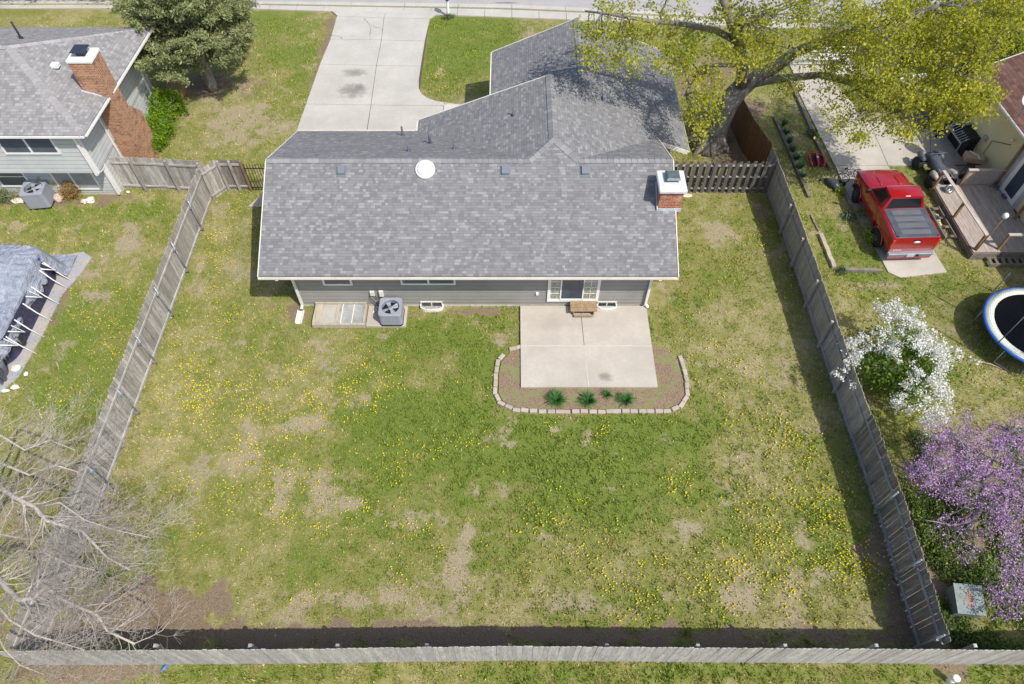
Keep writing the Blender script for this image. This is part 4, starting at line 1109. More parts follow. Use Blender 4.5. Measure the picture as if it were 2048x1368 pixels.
window(ln, -20.15, -17.95, 2.75, 3.7, 22.15, mull=(-19.05,), frame=WHITE, rail=False)
window(ln, -21.9, -20.6, .45, 1.6, 22.78, frame=WHITE, rail=True); window(ln, -23.5, -22.1, .45, 1.6, 22.78, frame=WHITE, rail=True)
window(ln, -19.5, -17.7, .3, 1.68, 22.78, mull=(-18.7,), frame=WHITE, glass=plain('pale_blind', (.30, .31, .32), .4, .15, 3))
# chimney of the neighbour
m = MB(); m.box(-17.08, -16.15, 24.2, 25.05, 0, 5.42); cl = m.build('chimney', BRICK_L, ln)
m = MB(); m.box(-17.03, -16.152, 25.05, 25.75, 0, 2.1); m.add([(-17.03, 25.75, 2.1), (-16.152, 25.75, 2.1), (-16.152, 25.05, 2.9), (-17.03, 25.05, 2.9)], [(1, 0, 3, 2)]); m.add([(-16.152, 25.05, 2.1), (-16.152, 25.75, 2.1), (-16.152, 25.05, 2.9)], [(0, 1, 2)]); m.build('shoulder', BRICK_L, cl)
m = MB(); m.box(-17.11, -16.12, 24.17, 25.08, 5.42, 5.52, ch=.02); m.build('crown', WHITE, cl)
m = MB(); m.box(-16.78, -16.48, 24.5, 24.8, 5.51, 5.72); m.add([(-16.92, 24.36, 5.72), (-16.34, 24.36, 5.72), (-16.34, 24.94, 5.72), (-16.92, 24.94, 5.72), (-16.9, 24.38, 5.75), (-16.36, 24.38, 5.75), (-16.36, 24.92, 5.75), (-16.9, 24.92, 5.75)], [(4, 5, 6, 7), (3, 2, 1, 0), (0, 1, 5, 4), (1, 2, 6, 5), (2, 3, 7, 6), (3, 0, 4, 7)]); m.build('flue_cap', plain('flue_dark', (.03, .035, .055), .4, .2), cl)
m = MB(); m.bar((-17.12, 24.15, 4.23), (-16.42, 24.15, 3.97), .05, .05); m.build('flashing', MATS['flashing'], cl)
m = MB(); z = 4.5; m.box(-18.35, -18.05, 24.9, 25.15, 4.72, 4.86, ch=.02); m.build('roof_vent', METALW, ln)
m = MB(); m.lathe([(.12, 0), (.05, .1), (.04, .12), (.04, .75), (0, .75)], 10, (-20.3, 26.9, 4.75)); m.build('vent_pipe', BLACK, ln)
# low brick planter beside that house
m = MB(); m.box(-16.75, -16.1, 28.9, 30.1, 0, .5); m.box(-16.8, -16.05, 28.85, 30.15, .5, .56)
tag(m.build('brick_wall', BRICK_L), 'low brick wall stub at the rear corner of the two storey house', 'brick wall')

# rocks
def rock(name, label, p, s, mat, group=None, seed=0):
    r = np.random.default_rng(seed); mb = MB(); n, k = 10, 6; vs = []
    for i in range(k+1):
        ph = PI*i/k
        for j in range(n):
            th = 2*PI*j/n; rr = 1+r.normal()*.13
            vs.append((s[0]*rr*math.sin(ph)*math.cos(th), s[1]*rr*math.sin(ph)*math.sin(th), s[2]*(.85*math.cos(ph)*rr+.55)))
    mb.add(vs, [(i*n+j, (i+1)*n+j, (i+1)*n+(j+1) % n, i*n+(j+1) % n) for i in range(k) for j in range(n)])
    o = mb.build(name, mat); o.location = p; return tag(o, label, 'rock', group)
RK = plain('rock_pale', (.62, .56, .46), .9, .2, 5, bump=.4); RK2 = plain('rock_white', (.72, .69, .62), .9, .12, 6, bump=.4); RKP = plain('rock_pink', (.55, .43, .36), .9, .15, 5, bump=.4)
rock('rock', 'large pinkish slab of rock between the taller air conditioner and the round shrub', at(120, 399), (.2, .27, .22), RKP, seed=1)
rock('rock', 'pale yellowish rock just left of the taller air conditioner', at(38, 404), (.27, .16, .15), RK, seed=2)
rock('rock', 'round white rock right of the round shrub by the two storey house', at(183, 403), (.17, .17, .16), RK2, seed=3)
rock('rock', 'smaller yellowish rock touching the white rock by the two storey house', at(170, 404), (.15, .12, .09), RK, seed=4)
rock('rock', 'tiny white stone at the foot of the downspout of the two storey house', at(257, 385), (.08, .07, .06), RK2, seed=5)
rock('rock', 'white stone on the grey sheet near the pool, the largest of them', at(32, 737), (.17, .15, .05), RK2, seed=6)
rock('rock', 'small white stone at the edge of the grey sheet, nearest the lawn', at(53, 748), (.08, .1, .05), RK2, seed=7)
rock('rock', 'long white stone at the bottom of the grey sheet', at(32, 775), (.15, .1, .07), RK2, seed=8)
rock('rock', 'low white stone at the left end of the row on the grey sheet', at(12, 782), (.16, .07, .06), RK2, seed=9)

# ================================================================== POOL WITH TARP
pl = thing('covered_pool', 'frame pool under a silvery blue tarpaulin with white side braces in the left yard', 'pool', (-20.38, 16.6, 0))
po = Vector((-20.8, 16.8, 0))
# navy wall
def rrect(x0, x1, y0, y1, r, n=8):
    out = []
    for cx, cy, s in ((x1-r, y1-r, 0), (x0+r, y1-r, 1), (x0+r, y0+r, 2), (x1-r, y0+r, 3)):
        for k in range(n+1):
            a = (s+k/n)*PI/2; out.append((cx+r*math.cos(a), cy+r*math.sin(a)))
    return out
RR = rrect(-3.2, 2.35, -2.9, 1.95, .8)
m = MB(); vs = [(x, y, .02) for x, y in RR]+[(x*.99, y*.99, 1.05) for x, y in RR]; n = len(RR)
m.add(vs, [(i, (i+1) % n, n+(i+1) % n, n+i) for i in range(n)], smooth=True)
m.build('pool_wall', plain('navy_liner', (.045, .045, .085), .45, .5, 6, bump=.3), pl)
# tarp: domed grid draped over the rim
tt = NT('tarp'); tc = tt.coord(); tn = tt.noise(tc, 1.4, 6, .7, dist=1.2); tn2 = tt.noise(tt.coord(scale=(1, .3, 1), rot=(0, 0, .5)), 5, 4, .7)
tcol = tt.mix(tt.ramp(tn, [(.35, 0.0), (.65, 1.0)]), (.27, .30, .37), (.36, .39, .46))
tcol = tt.mix(tt.ramp(tn2, [(.58, 0.0), (.7, .5)]), tcol, (.55, .58, .64))
tb = tt.math('ADD', tn, tn2)
TARP = tt.finish(tcol, .34, tb, 1.0, .16, spec=.6)
NXT, NYT = 110, 110
gx = np.linspace(-3.7, 2.75, NXT); gy = np.linspace(-3.6, 2.6, NYT); TX, TY = np.meshgrid(gx, gy)
def rect_d(x, y, x0, x1, y0, y1):
    dx = np.maximum(np.maximum(x0-x, x-x1), 0); dy = np.maximum(np.maximum(y0-y, y-y1), 0)
    return np.hypot(dx, dy)
dd = rect_d(TX, TY, -2.9, 1.95, -2.5, 1.6)
tz = 1.12+.62*np.exp(-(((TX-.4)/2.3)**2+((TY-.9)/1.35)**2))+.16*(fbm(TX, TY, .6, 5, 5)-.5)
fold = np.abs(np.sin(np.arctan2(TY-.9, TX-.4)*19+fbm(TX, TY, 1.0, 9, 3)*9))
tz += (fold-.5)*.09*np.clip(np.hypot(TX-.4, TY-.9)/2.5, 0, 1.2)
drop = np.clip((dd-.28)/.30, 0, 3)
right_open = sstep(TX, 1.9, 2.1)*(sstep(-TY, -1.35, -1.1))
tz = tz-drop*.95
ground_z = .035+.03*fold
tz = np.maximum(tz, ground_z)
# the right-hand edge hangs short, wavy
cut = 2.40+.10*np.sin(TY*2.6+.5)+.04*np.sin(TY*9)
lim = (TX > cut) & (TY < 1.45)
TXc = np.where(lim, cut, TX); tz = np.where(lim, .82-.2*fold-.25*sstep(TY, -1.2, .2)*.4, tz); TX = TXc
keepv = np.ones(TX.shape, bool)
ix = np.arange(NXT*NYT).reshape(NYT, NXT)
q = np.stack([ix[:-1, :-1], ix[:-1, 1:], ix[1:, 1:], ix[1:, :-1]], -1).reshape(-1, 4)
kv = keepv.ravel(); q = q[kv[q].all(1)]
trimesh('tarpaulin', np.stack([TX, TY, tz], -1).reshape(-1, 3), q, np.zeros(NXT*NYT), TARP, pl, smooth=True)
for i, y in enumerate((1.35, .95, .15, -.65, -1.4, -2.15)):
    m = MB(); m.tube([(2.36, y, 1.0), (2.62, y-.05, .5), (2.95, y-.08, .03)], .022, 7); m.build('brace', METALW, pl)
for y in (1.2, -.15, -1.75, -2.35):
    m = MB(); m.tube([(2.3, y+.12, .98), (2.72, y, .72), (2.3, y-.16, .98)], .028, 7); m.build('handle_brace', METALW, pl)
for (x, y) in ((2.3, 1.32), (1.2, -.4)):
    m = MB(); z = 1.2; m.lathe([(.05, 0), (.06, .03), (.0, .06)], 8, (x, y, z)); m.build('cord', plain('blue_cord', (.03, .05, .35), .7), pl)
# ground sheet
gs = MB(); pts = [(-30, 12.0), (-18.3, 12.4), (-17.7, 13.4), (-17.55, 15.5), (-17.55, 17.2), (-17.2, 18.2), (-17.05, 19.1), (-17.5, 19.4), (-18.3, 19.2), (-24, 19.6), (-30, 19.6)]
SHEET = (lambda t: t.finish(t.mix(t.ramp(t.noise(t.coord(), 1.5, 5, .7), [(.42, 0.0), (.6, 1.0)]), (.33, .34, .38), (.42, .38, .33)), .8, t.noise(t.coord(), 5, 4), .8, .05, spec=.2))(NT('ground_sheet'))
gs.prism(pts, -.05, .012); tag(gs.build('ground_sheet', SHEET), 'wrinkled grey sheet spread on the ground round the covered pool', 'ground sheet')

# ================================================================== RIGHT NEIGHBOUR
rn = thing('house', 'yellow walled house with a brown shingle roof at the right edge', 'house', (0, 0, 0))
def wx(y): return 20.85+(25-y)*.075
rr = plane('roof', [(20.35, 27.4, 3.0), (20.72, 22.2, 3.0), (21.6, 10.0, 3.0), (26.3, 10.4, 4.7), (25.0, 28.0, 4.7)], None, SHING_R, rn)
m = MB()
m.prism([(wx(27.1), 27.1), (wx(12), 12), (32, 12), (32, 27.1)], 0, 2.9); m.build('walls', STUC, rn)
gutter(rn, (20.33, 27.4, 2.98), (20.71, 22.2, 2.98), (-1, 0, 0), WHITE); gutter(rn, (20.71, 22.2, 2.98), (21.5, 10.5, 2.98), (-1, 0, 0), WHITE)
m = MB(); m.bar((20.35, 27.42, 2.95), (25, 28.02, 4.62), .03, .15); m.build('rake_board', WHITE, rn)
# door with side trims behind the deck
def wallbar(y0, y1, z0, z1, mat, name, th=.05, parent=None):
    m = MB(); m.prism([(wx(y0)-th, y0), (wx(y1)-th, y1), (wx(y1)+.02, y1), (wx(y0)+.02, y0)], z0, z1); return m.build(name, mat, parent or rn)
door = wallbar(22.7, 21.6, .4, 2.5, WHITE, 'door', .04); wallbar(22.45, 21.85, .6, 2.3, GLASSB, 'door_glass', .06, door)
wallbar(22.85, 22.7, .3, 2.6, plain('grey_trim', (.40, .42, .44), .6), 'door_trim', .07); wallbar(21.6, 21.45, .3, 2.6, MATS['grey_trim'], 'door_trim', .07)
m = MB(); m.lathe([(.07, 0), (.09, .08), (.0, .12)], 12, (wx(23.6)-.12, 23.6, 2.2)); m.build('wall_lamp', plain('lamp_glass', (.85, .75, .55), .3), rn)
m = MB(); m.tube([(wx(24.6)-.03, 24.6, .2), (wx(24.6)-.03, 24.6, 1.4), (wx(24.1)-.03, 24.1, 1.7), (wx(23.6)-.03, 23.6, 2.0)], .012, 6); m.build('cable', BLACK, rn)
m = MB(); m.box(wx(25)-.1, wx(25), 24.9, 25.1, 1.1, 1.35); m.build('meter_box', plain('meter_grey', (.35, .36, .34), .6), rn)
# satellite dish
sd = thing('satellite_dish', 'grey satellite dish on a tripod mast on the brown roof', 'satellite dish', tuple(at(2034, 236, 3.12)))
m = MB(); Md = Matrix.Translation((-.02, -.15, .95)) @ Matrix.Rotation(math.radians(38), 4, 'X') @ Matrix.Rotation(-.2, 4, 'Y')
m.lathe([(0.0, .0), (.15, .012), (.3, .045), (.40, .09), (.405, .085), (.3, .035), (.15, .0), (0, -.015)], 30, M=Md, sy=.88); m.build('dish', plain('dish_grey', (.50, .54, .57), .5, .05, 3), sd)
m = MB(); m.tube([(0, 0, 0), (0, 0, .9)], .025, 8); m.build('mast', GALV, sd)
for a, b in (((-.35, .05, -.1), (0, 0, .6)), ((.1, -.45, 0), (0, 0, .6))): m = MB(); m.tube([a, b], .015, 6); m.build('strut', GALV, sd)
m = MB(); m.tube([(-.02, -.3, .8), (-.05, -.55, 1.15)], .014, 6); m.box(-.09, -.01, -.6, -.5, 1.12, 1.2); m.build('feed_arm', GALV, sd)

# ---- deck
dk = thing('deck', 'raised weathered timber deck with posts and handrails against the yellow house', 'deck', (18.3, 19.0, 0))
m = MB(); zt = .38
def dx(y): return 18.28+(22.9-y)*.06
k = 0
import itertools
rD = random.Random(5)
xx = 0.0
while xx < 2.9:
    m.prism([(dx(22.95)+xx-18.3, 3.95), (dx(22.95)+xx+.135-18.3, 3.95), (dx(19.05)+xx+.135-18.3, .05), (dx(19.05)+xx-18.3, .05)], zt-.03, zt, rD.random()); xx += .141
dpl = m.build('deck_boards', W_DECK, dk)
m = MB(); m.bar((dx(22.95)-18.32, 3.95, .17), (dx(19.0)-18.32, .03, .17), .04, .34); m.build('side_board', W_TIMB, dk)
m = MB(); m.bar((dx(19)-18.32, .02, .17), (2.9, .02, .17), .04, .34); m.build('front_board', W_TIMB, dk)
RW = woodmat('wood_rail_pale', (.60, .52, .45), (.54, .47, .41), (.42, .36, .31))
posts = [(18.25, 22.85, 1.2), (18.42, 21.0, 1.2), (18.62, 19.2, 1.2), (19.55, 19.2, 1.2), (19.38, 22.95, 1.2), (20.9, 22.95, 2.7), (20.9, 20.9, 1.2)]
for (x, y, z) in posts: m = MB(); m.bar((x-18.3, y-19, .0), (x-18.3, y-19, z), .09, .09, rD.random()); m.build('post', W_POST, dk)
m = MB(); m.bar((18.25-18.3, 3.9, 1.22), (18.62-18.3, .15, 1.22), .14, .04); m.build('handrail', RW, dk)
m = MB(); m.bar((19.33-18.3, 3.95, 1.22), (20.9-18.3, 3.95, 1.22), .13, .04); m.build('handrail', RW, dk)
m = MB(); m.bar((19.5-18.3, .2, 1.22), (22.4-18.3, .2, 1.22), .13, .04); m.build('handrail', RW, dk)
m = MB(); m.bar((19.4-18.3, 3.97, .8), (20.85-18.3, 3.97, .8), .02, .8); m.build('panel', W_DECK, dk)
m = MB(); m.tube([(.33, .12, .4), (.27, .0, 2.35)], .022, 8); lp = m.build('lamp_pole', W_POST, dk)
m = MB(); m.lathe([(.05, 0), (.10, .05), (.11, .16), (.06, .22), (0, .23)], 14, (.27, 0, 2.33)); m.build('lamp_globe', plain('globe', (.78, .82, .74), .3, .05, 3), lp)
# small wooden steps beside the deck, stepping stones
for (nm, lb, x, y, rz, n, w) in (('wooden_stairs', 'short grey timber stair stringer lying beside the deck and the stepping stones', 18.02, 20.95, 0.06, 4, .45), ('wooden_stairs', 'dark timber step along the near edge of the deck', 20.0, 18.78, PI/2, 7, .35)):
    t = thing(nm, lb, 'steps', (x, y, 0), rz)
    for s in (-1, 1): m = MB(); m.bar((s*w*.5, -.9, .1), (s*w*.5, .9, .1), .04, .16, .4); m.build('side_board', W_TIMB, t)
    for q_ in range(n): m = MB(); m.box(-w*.48, w*.48, -.8+q_*1.6/(n-1)-.06, -.8+q_*1.6/(n-1)+.06, .12, .15, rD.random()); m.build('tread', W_TIMB, t)
STONE = plain('paver', (.47, .41, .36), .9, .1, 5, bump=.3); STONEY = plain('paver_yellow', (.70, .55, .25), .9, .1, 5)
for i, (u, v, lb, mt) in enumerate([(1866, 435, 'square stepping stone beside the deck stairs, farthest back of the row', STONE), (1871, 451, 'yellowish stepping stone between two grey ones beside the deck stairs', STONEY), (1876, 464, 'square stepping stone beside the deck stairs, nearest to the viewer', STONE), (1853, 440, 'stepping stone partly hidden behind the right side of the red truck', STONE)]):
    m = MB(); m.box(-.26, .26, -.2, .2, -.02, .05, ch=.02); o = m.build('stepping_stone', mt); o.location = at(u, v); o.rotation_euler = (0, 0, .1*i-.1); tag(o, lb, 'stepping stone')

# ---- landscape timbers
def timber(label, p, q, w=.13, h=.12, mat=None):
    P0 = at(*p); Q0 = at(*q); m = MB(); k = 6; prev = Vector((0, 0, h/2-.02)); D = Q0-P0
    for i in range(k):
        nx_ = D*(i+1)/k+Vector((random.uniform(-.02, .02), random.uniform(-.02, .02), h/2-.02)); m.bar(prev, nx_, w, h, random.random()); prev = nx_
    o = m.build('landscape_timber', mat or W_TIMB); o.location = P0; tag(o, label, 'timber')
timber('long grey timber edging the left side of the iris bed', (1548, 236), (1618, 395)); timber('short dark timber laid in the grass just above the pale log', (1622, 430), (1638, 462), .08, .06)
timber('thick pale log lying on the grass beside the right fence', (1640, 470), (1668, 538), .16, .14, W_PALE); timber('rotting timber lying across the end of the grass strip left of the truck', (1688, 541), (1762, 543), .14, .14)
timber('weathered timber kerb along the upper left edge of the neighbouring driveway', (1582, 165), (1622, 262), .13, .14); timber('dark timber kerb along the middle left edge of the neighbouring driveway', (1622, 265), (1660, 340), .12, .12); timber('worn timber kerb left of the red truck', (1683, 378), (1736, 476), .13, .14)
W_TG = W_PALE

# ================================================================== PLANTING BED
def bedpoly():
    pts = [at(u, v) for u, v in [(1042, 700), (1020, 706), (1003, 724), (998, 750), (997, 785), (1006, 803), (1030, 815), (1060, 818), (1200, 819), (1335, 818), (1358, 808), (1369, 790), (1364, 752), (1352, 722), (1335, 702), (1304, 692)]]
    return [(p.x, p.y) for p in pts]
MU = NT('mulch'); mc = MU.coord(); mn = MU.noise(mc, 30, 6, .8); mn2 = MU.noise(mc, 1.8, 5, .7); mn3 = MU.noise(mc, 9, 5, .7)
mcol = MU.ramp(mn, [(.35, (.11, .07, .05)), (.5, (.27, .18, .13)), (.65, (.42, .32, .24))])
mcol = MU.mix(MU.ramp(mn2, [(.5, 0.0), (.62, .75)]), mcol, (.38, .33, .24))
mcol = MU.mix(MU.ramp(MU.math('ADD', MU.math('MULTIPLY', mn2, .6), MU.math('MULTIPLY', mn3, .4)), [(.485, 0.0), (.53, .8)]), mcol, (.22, .24, .09))
MULCH = MU.finish(mcol, .95, mn, .9, .04, spec=.05)
b = MB(); b.prism(bedpoly(), -.06, .015); tag(b.build('planting_bed', MULCH), kind='structure')
# concrete edging blocks
path = [(1040, 694), (1015, 701), (996, 722), (991, 750), (990, 785), (1000, 806), (1028, 820), (1060, 823), (1200, 824), (1335, 823), (1362, 813), (1375, 792), (1373, 760), (1366, 732), (1360, 716)]
wp = [Vector(at(u, v)[:2]) for u, v in path]
acc = []; 
for a, c in zip(wp[:-1], wp[1:]):
    n = 40
    for k in range(n): acc.append(a.lerp(c, k/n))
acc.append(wp[-1])
EDG = NT('edging'); ec = EDG.n('ShaderNodeObjectInfo').outputs['Random']; en = EDG.noise(EDG.coord(), 6, 4)
EDGE = EDG.finish(EDG.mix(en, EDG.ramp(ec, [(0, (.40, .33, .27)), (1, (.56, .48, .41))]), (.36, .31, .27)), .9, en, .3, .01)
m = MB(); m.box(-.135, .135, -.075, .075, -.02, .085, ch=.018); eb0 = m.build('edging_block', EDGE)
tag(eb0, 'pinkish grey concrete edging block in the curved row round the planting bed', 'edging block', 'concrete edging blocks round the planting bed')
dist = 0; last = None; cnt = 0; need = 0; re_ = random.Random(4)
for i in range(1, len(acc)):
    dist += (acc[i]-acc[i-1]).length
    if dist >= need:
        need += .292
        if 4 < i < 75 and re_.random() < .12: continue
        d_ = (acc[min(i+1, len(acc)-1)]-acc[i-1])
        o = eb0 if cnt == 0 else eb0.copy()
        if cnt: COL.objects.link(o)
        o.location = (acc[i].x+re_.uniform(-.012, .012), acc[i].y+re_.uniform(-.012, .012), re_.uniform(-.03, .0)); o.rotation_euler = (re_.uniform(-.05, .05), re_.uniform(-.05, .05), math.atan2(d_.y, d_.x)+re_.uniform(-.06, .06)); cnt += 1

# ================================================================== PLANTS
def blades_plant(name, label, p, n, L, w, mat, group=None, seed=0, spread=1.0, cat='plant'):
    r = np.random.default_rng(seed); V = []; T = []; R = []
    for i in range(n):
        a = r.random()*2*PI; l = L*(.6+.5*r.random()); out = (.35+.6*r.random())*spread; segs = 5
        side = np.array((-math.sin(a), math.cos(a), 0)); d = np.array((math.cos(a), math.sin(a), 0)); b0 = len(V)
        for k in range(segs+1):
            t = k/segs; pos = d*(out*l*t**1.1+.04*r.random())+np.array((0, 0, l*(1.0*t-.75*out*t*t))); ww = w*(1-t**2)*.5+.002
            V += [pos-side*ww, pos+side*ww]; R += [r.random()*.25+.5*t+.1]*2
        for k in range(segs): T.append((b0+2*k, b0+2*k+1, b0+2*k+3, b0+2*k+2))
    o = trimesh(name, np.array(V), np.array(T), np.array(R), mat); o.location = p; tag(o, label, cat, group); return o
LILY = leafmat('lily_leaf', [(.035, .10, .025), (.055, .15, .035), (.10, .24, .06)], trans=.2)
IRISM = leafmat('iris_leaf', [(.03, .09, .045), (.05, .14, .07), (.09, .20, .10)], trans=.2)
blades_plant('daylily', 'large arching green daylily clump at the left end of the planting bed', at(1113, 802), 150, .52, .035, LILY, None, 1)
blades_plant('daylily', 'spreading daylily clump second from the left in the planting bed', at(1176, 804), 130, .50, .03, LILY, None, 2)
blades_plant('daylily', 'smallest daylily clump, nearest to the patio edge', at(1213, 791), 60, .32, .025, LILY, None, 3)
blades_plant('daylily', 'daylily clump farthest right in the planting bed', at(1251, 803), 110, .45, .03, LILY, None, 4)
for i in range(7):
    t = i/6; u = 1566+(1603-1566)*t**1.1; v = 252+(356-252)*t
    blades_plant('iris', 'dark green iris clump in the row along the grey timber', at(u, v), 50, .5, .04, IRISM, 'iris clumps along the timber', 20+i, .7)
WEED = leafmat('weed_leaf', [(.14, .26, .02), (.26, .38, .04), (.40, .48, .05)], trans=.3)

def twig_tree(mb, nodes, r0=.03):
    pass

def crown(limbs, centers, nsec=90, seed=0, twr=.012, secr=.035):
    """branch skeleton joining leaf clusters to the main limbs; returns an MB"""
    r = np.random.default_rng(seed); mb = MB()
    lp = []
    for pts, rad in limbs:
        mb.tube(pts, rad, 9)
        P_ = [Vector(p) for p in pts]
        for a, b in zip(P_[:-1], P_[1:]):
            for k in range(6): lp.append(a.lerp(b, k/6))
        lp.append(P_[-1])
    LPa = np.array([tuple(p) for p in lp]); C_ = np.array(centers)
    sec = C_[r.choice(len(C_), min(nsec, len(C_)), replace=False)]
    sp = [LPa]
    for s in sec:
        d = np.linalg.norm(LPa-s, axis=1); j = int(np.argmin(d)); a = Vector(LPa[j]); b = Vector(s); L = (b-a).length
        pts = [a]
        for k in range(1, 6):
            q = a.lerp(b, k/5)+Vector(r.normal(size=3)*.05*L*(1-k/6)); q.z += math.sin(k/5*PI)*.06*L; pts.append(q)
        mb.tube(pts, [secr*(1-k/6.5)+.005 for k in range(6)], 6)
        sp.append(np.array([tuple(p.lerp(q, f)) for p, q in zip(pts[:-1], pts[1:]) for f in (0, .33, .66)]+[tuple(pts[-1])]))
    SP = np.concatenate(sp)
    for s in C_:
        d = np.linalg.norm(SP-s, axis=1); j = int(np.argmin(d)); a = Vector(SP[j]); b = Vector(s); L = (b-a).length
        if L < .05: continue
        m_ = a.lerp(b, .5)+Vector(r.normal(size=3)*.08*L)
        mb.tube([a, m_, b+(b-m_)*.25], [twr, twr*.7, twr*.3], 4, cap=False)
    return mb

def cluster_pts(centers, n, s, seed=0, droop=0):
    r = np.random.default_rng(seed); C_ = np.array(centers)
    k = r.poisson(n, len(C_)).clip(3); P_ = np.repeat(C_, k, 0)
    off = r.normal(size=P_.shape)*s*np.repeat((.6+.8*r.random(len(C_))), k)[:, None]
    off[:, 2] *= .7
    if droop: off[:, 2] -= droop*np.abs(r.normal(size=len(P_)))
    rn_ = np.repeat(r.random(len(C_)), k)*.55+r.random(len(P_))*.45
    return P_+off, rn_

def region(lst, seed=0, dens=1.0):
    r = np.random.default_rng(seed); out = []
    for (u, v, ru, rv, z, dz, n) in lst:
        for _ in range(int(n*dens)):
            rr = math.sqrt(r.random()); th = r.random()*2*PI
            p = at(u+ru*rr*math.cos(th), v+rv*rr*math.sin(th), z); 
            # spread along the vertical too so that the crown has depth
            p.z += r.normal()*dz; p.y += r.normal()*dz*.7
            out.append(tuple(p))
    return out

# ---- big maple behind the grey house
mt = thing('maple_tree', 'huge leaning tree with thick grey trunk and sparse yellow green spring leaves over the roof', 'tree', (0, 0, 0))
BARK = barkmat('bark_maple', (.10, .088, .075), (.27, .25, .225))
base = at(1417, 288)
trunk = [(base.x, base.y, -.1), (base.x+.02, base.y, .3), at(1430, 262, .6), at(1442, 232, 1.5), at(1458, 202, 2.3), at(1480, 178, 2.9), at(1505, 160, 3.3)]
LA = [at(1480, 178, 2.9), at(1512, 155, 3.5), at(1550, 135, 4.0), at(1590, 105, 4.7), at(1640, 85, 5.4), at(1700, 62, 6.2), at(1790, 40, 7.2), at(1880, 10, 8.3)]
LB = [at(1482, 172, 3.1), at(1486, 130, 4.5), at(1478, 85, 6.0), at(1460, 40, 7.3), at(1440, -20, 8.8)]
LC = [at(1500, 168, 3.2), at(1540, 160, 3.6), at(1590, 155, 3.9), at(1640, 150, 4.2), at(1700, 165, 4.5), at(1750, 200, 4.5), at(1790, 225, 4.5)]
LD = [at(1478, 85, 6.0), at(1430, 60, 6.6), at(1370, 48, 7.0), at(1300, 42, 7.2), at(1220, 28, 7.3), at(1170, 22, 7.2)]
LE = [at(1700, 62, 6.2), at(1780, 90, 6.3), at(1860, 120, 6.2), at(1930, 150, 5.9), at(1975, 190, 5.4)]
LF = [at(1486, 130, 4.5), at(1430, 130, 5.2), at(1390, 150, 5.4), at(1370, 190, 5.2)]
LG = [at(1700, 165, 4.5), at(1780, 160, 5.0), at(1860, 190, 5.1), at(1930, 235, 4.8)]
limbs = [(LA, [.33, .30, .26, .22, .19, .15, .11, .07]), (LB, [.28, .24, .2, .16, .11]), (LC, [.2, .18, .16, .14, .12, .09, .05]), (LD, [.14, .12, .1, .08, .055, .03]), (LE, [.12, .1, .085, .06, .03]), (LF, [.1, .08, .06, .03]), (LG, [.09, .08, .06, .03])]
CRm = [(1215, 32, 60, 26, 7.0, .5, 24), (1205, 95, 45, 32, 6.4, .35, 12), (1262, 105, 45, 26, 6.3, .3, 13), (1320, 40, 70, 40, 7.0, .6, 30), (1375, 115, 50, 40, 6.0, .5, 32), (1415, 175, 34, 38, 5.6, .4, 26), (1398, 232, 18, 20, 4.8, .3, 9), (1500, 35, 80, 40, 7.4, .7, 58), (1480, 88, 50, 34, 6.6, .5, 20),
       (1610, 22, 90, 26, 8.0, .7, 58), (1530, 100, 30, 26, 6.2, .4, 7), (1660, 80, 55, 40, 6.4, .5, 28), (1690, 155, 48, 38, 5.2, .5, 24), (1700, 225, 38, 34, 4.6, .4, 13), (1790, 55, 110, 50, 7.2, .8, 125), (1810, 140, 90, 50, 5.8, .8, 112), (1835, 205, 95, 28, 4.9, .5, 66), (1925, 150, 60, 50, 5.8, .7, 70), (1930, 215, 50, 24, 4.9, .4, 30), (1950, 50, 90, 45, 7.4, .8, 100),
       (1790, 262, 26, 10, 4.3, .2, 5), (1580, 178, 22, 12, 4.0, .2, 6), (1716, 278, 24, 12, 4.1, .2, 6), (1180, 70, 20, 40, 6.6, .3, 6), (2020, 30, 60, 40, 7.6, .7, 44), (1600, 120, 60, 30, 5.4, .4, 5), (1970, 195, 40, 12, 5.2, .2, 10)]
cen = region(CRm, 5, 1.0)
tm = MB(); tm.tube(trunk, [.95, .66, .56, .52, .47, .42, .33], 18)
for k in range(7):
    a = k*2*PI/7+.3; l = random.uniform(.8, 1.25)
    tm.tube([(base.x+.35*math.cos(a), base.y+.35*math.sin(a), .65), (base.x+.7*math.cos(a), base.y+.7*math.sin(a), .22), (base.x+l*1.05*math.cos(a), base.y+l*1.05*math.sin(a), .0), (base.x+l*1.4*math.cos(a+.1), base.y+l*1.4*math.sin(a+.1), -.1)], [.26, .2, .12, .05], 8)
br = crown(limbs, cen, 130, 3)
tm.v += []  # trunk and limbs stay one continuous woody part each
tk = tm.build('trunk', BARK, mt)
br.build('branches', BARK, mt)
MAP = leafmat('maple_leaf', [(.20, .24, .03), (.35, .38, .045), (.54, .53, .06), (.70, .66, .10)], trans=.5)
lp_, lr_ = cluster_pts(cen, 62, .19, 9, .05)
leaves('crown', lp_, .088, MAP, mt, lr_, aspect=.75)

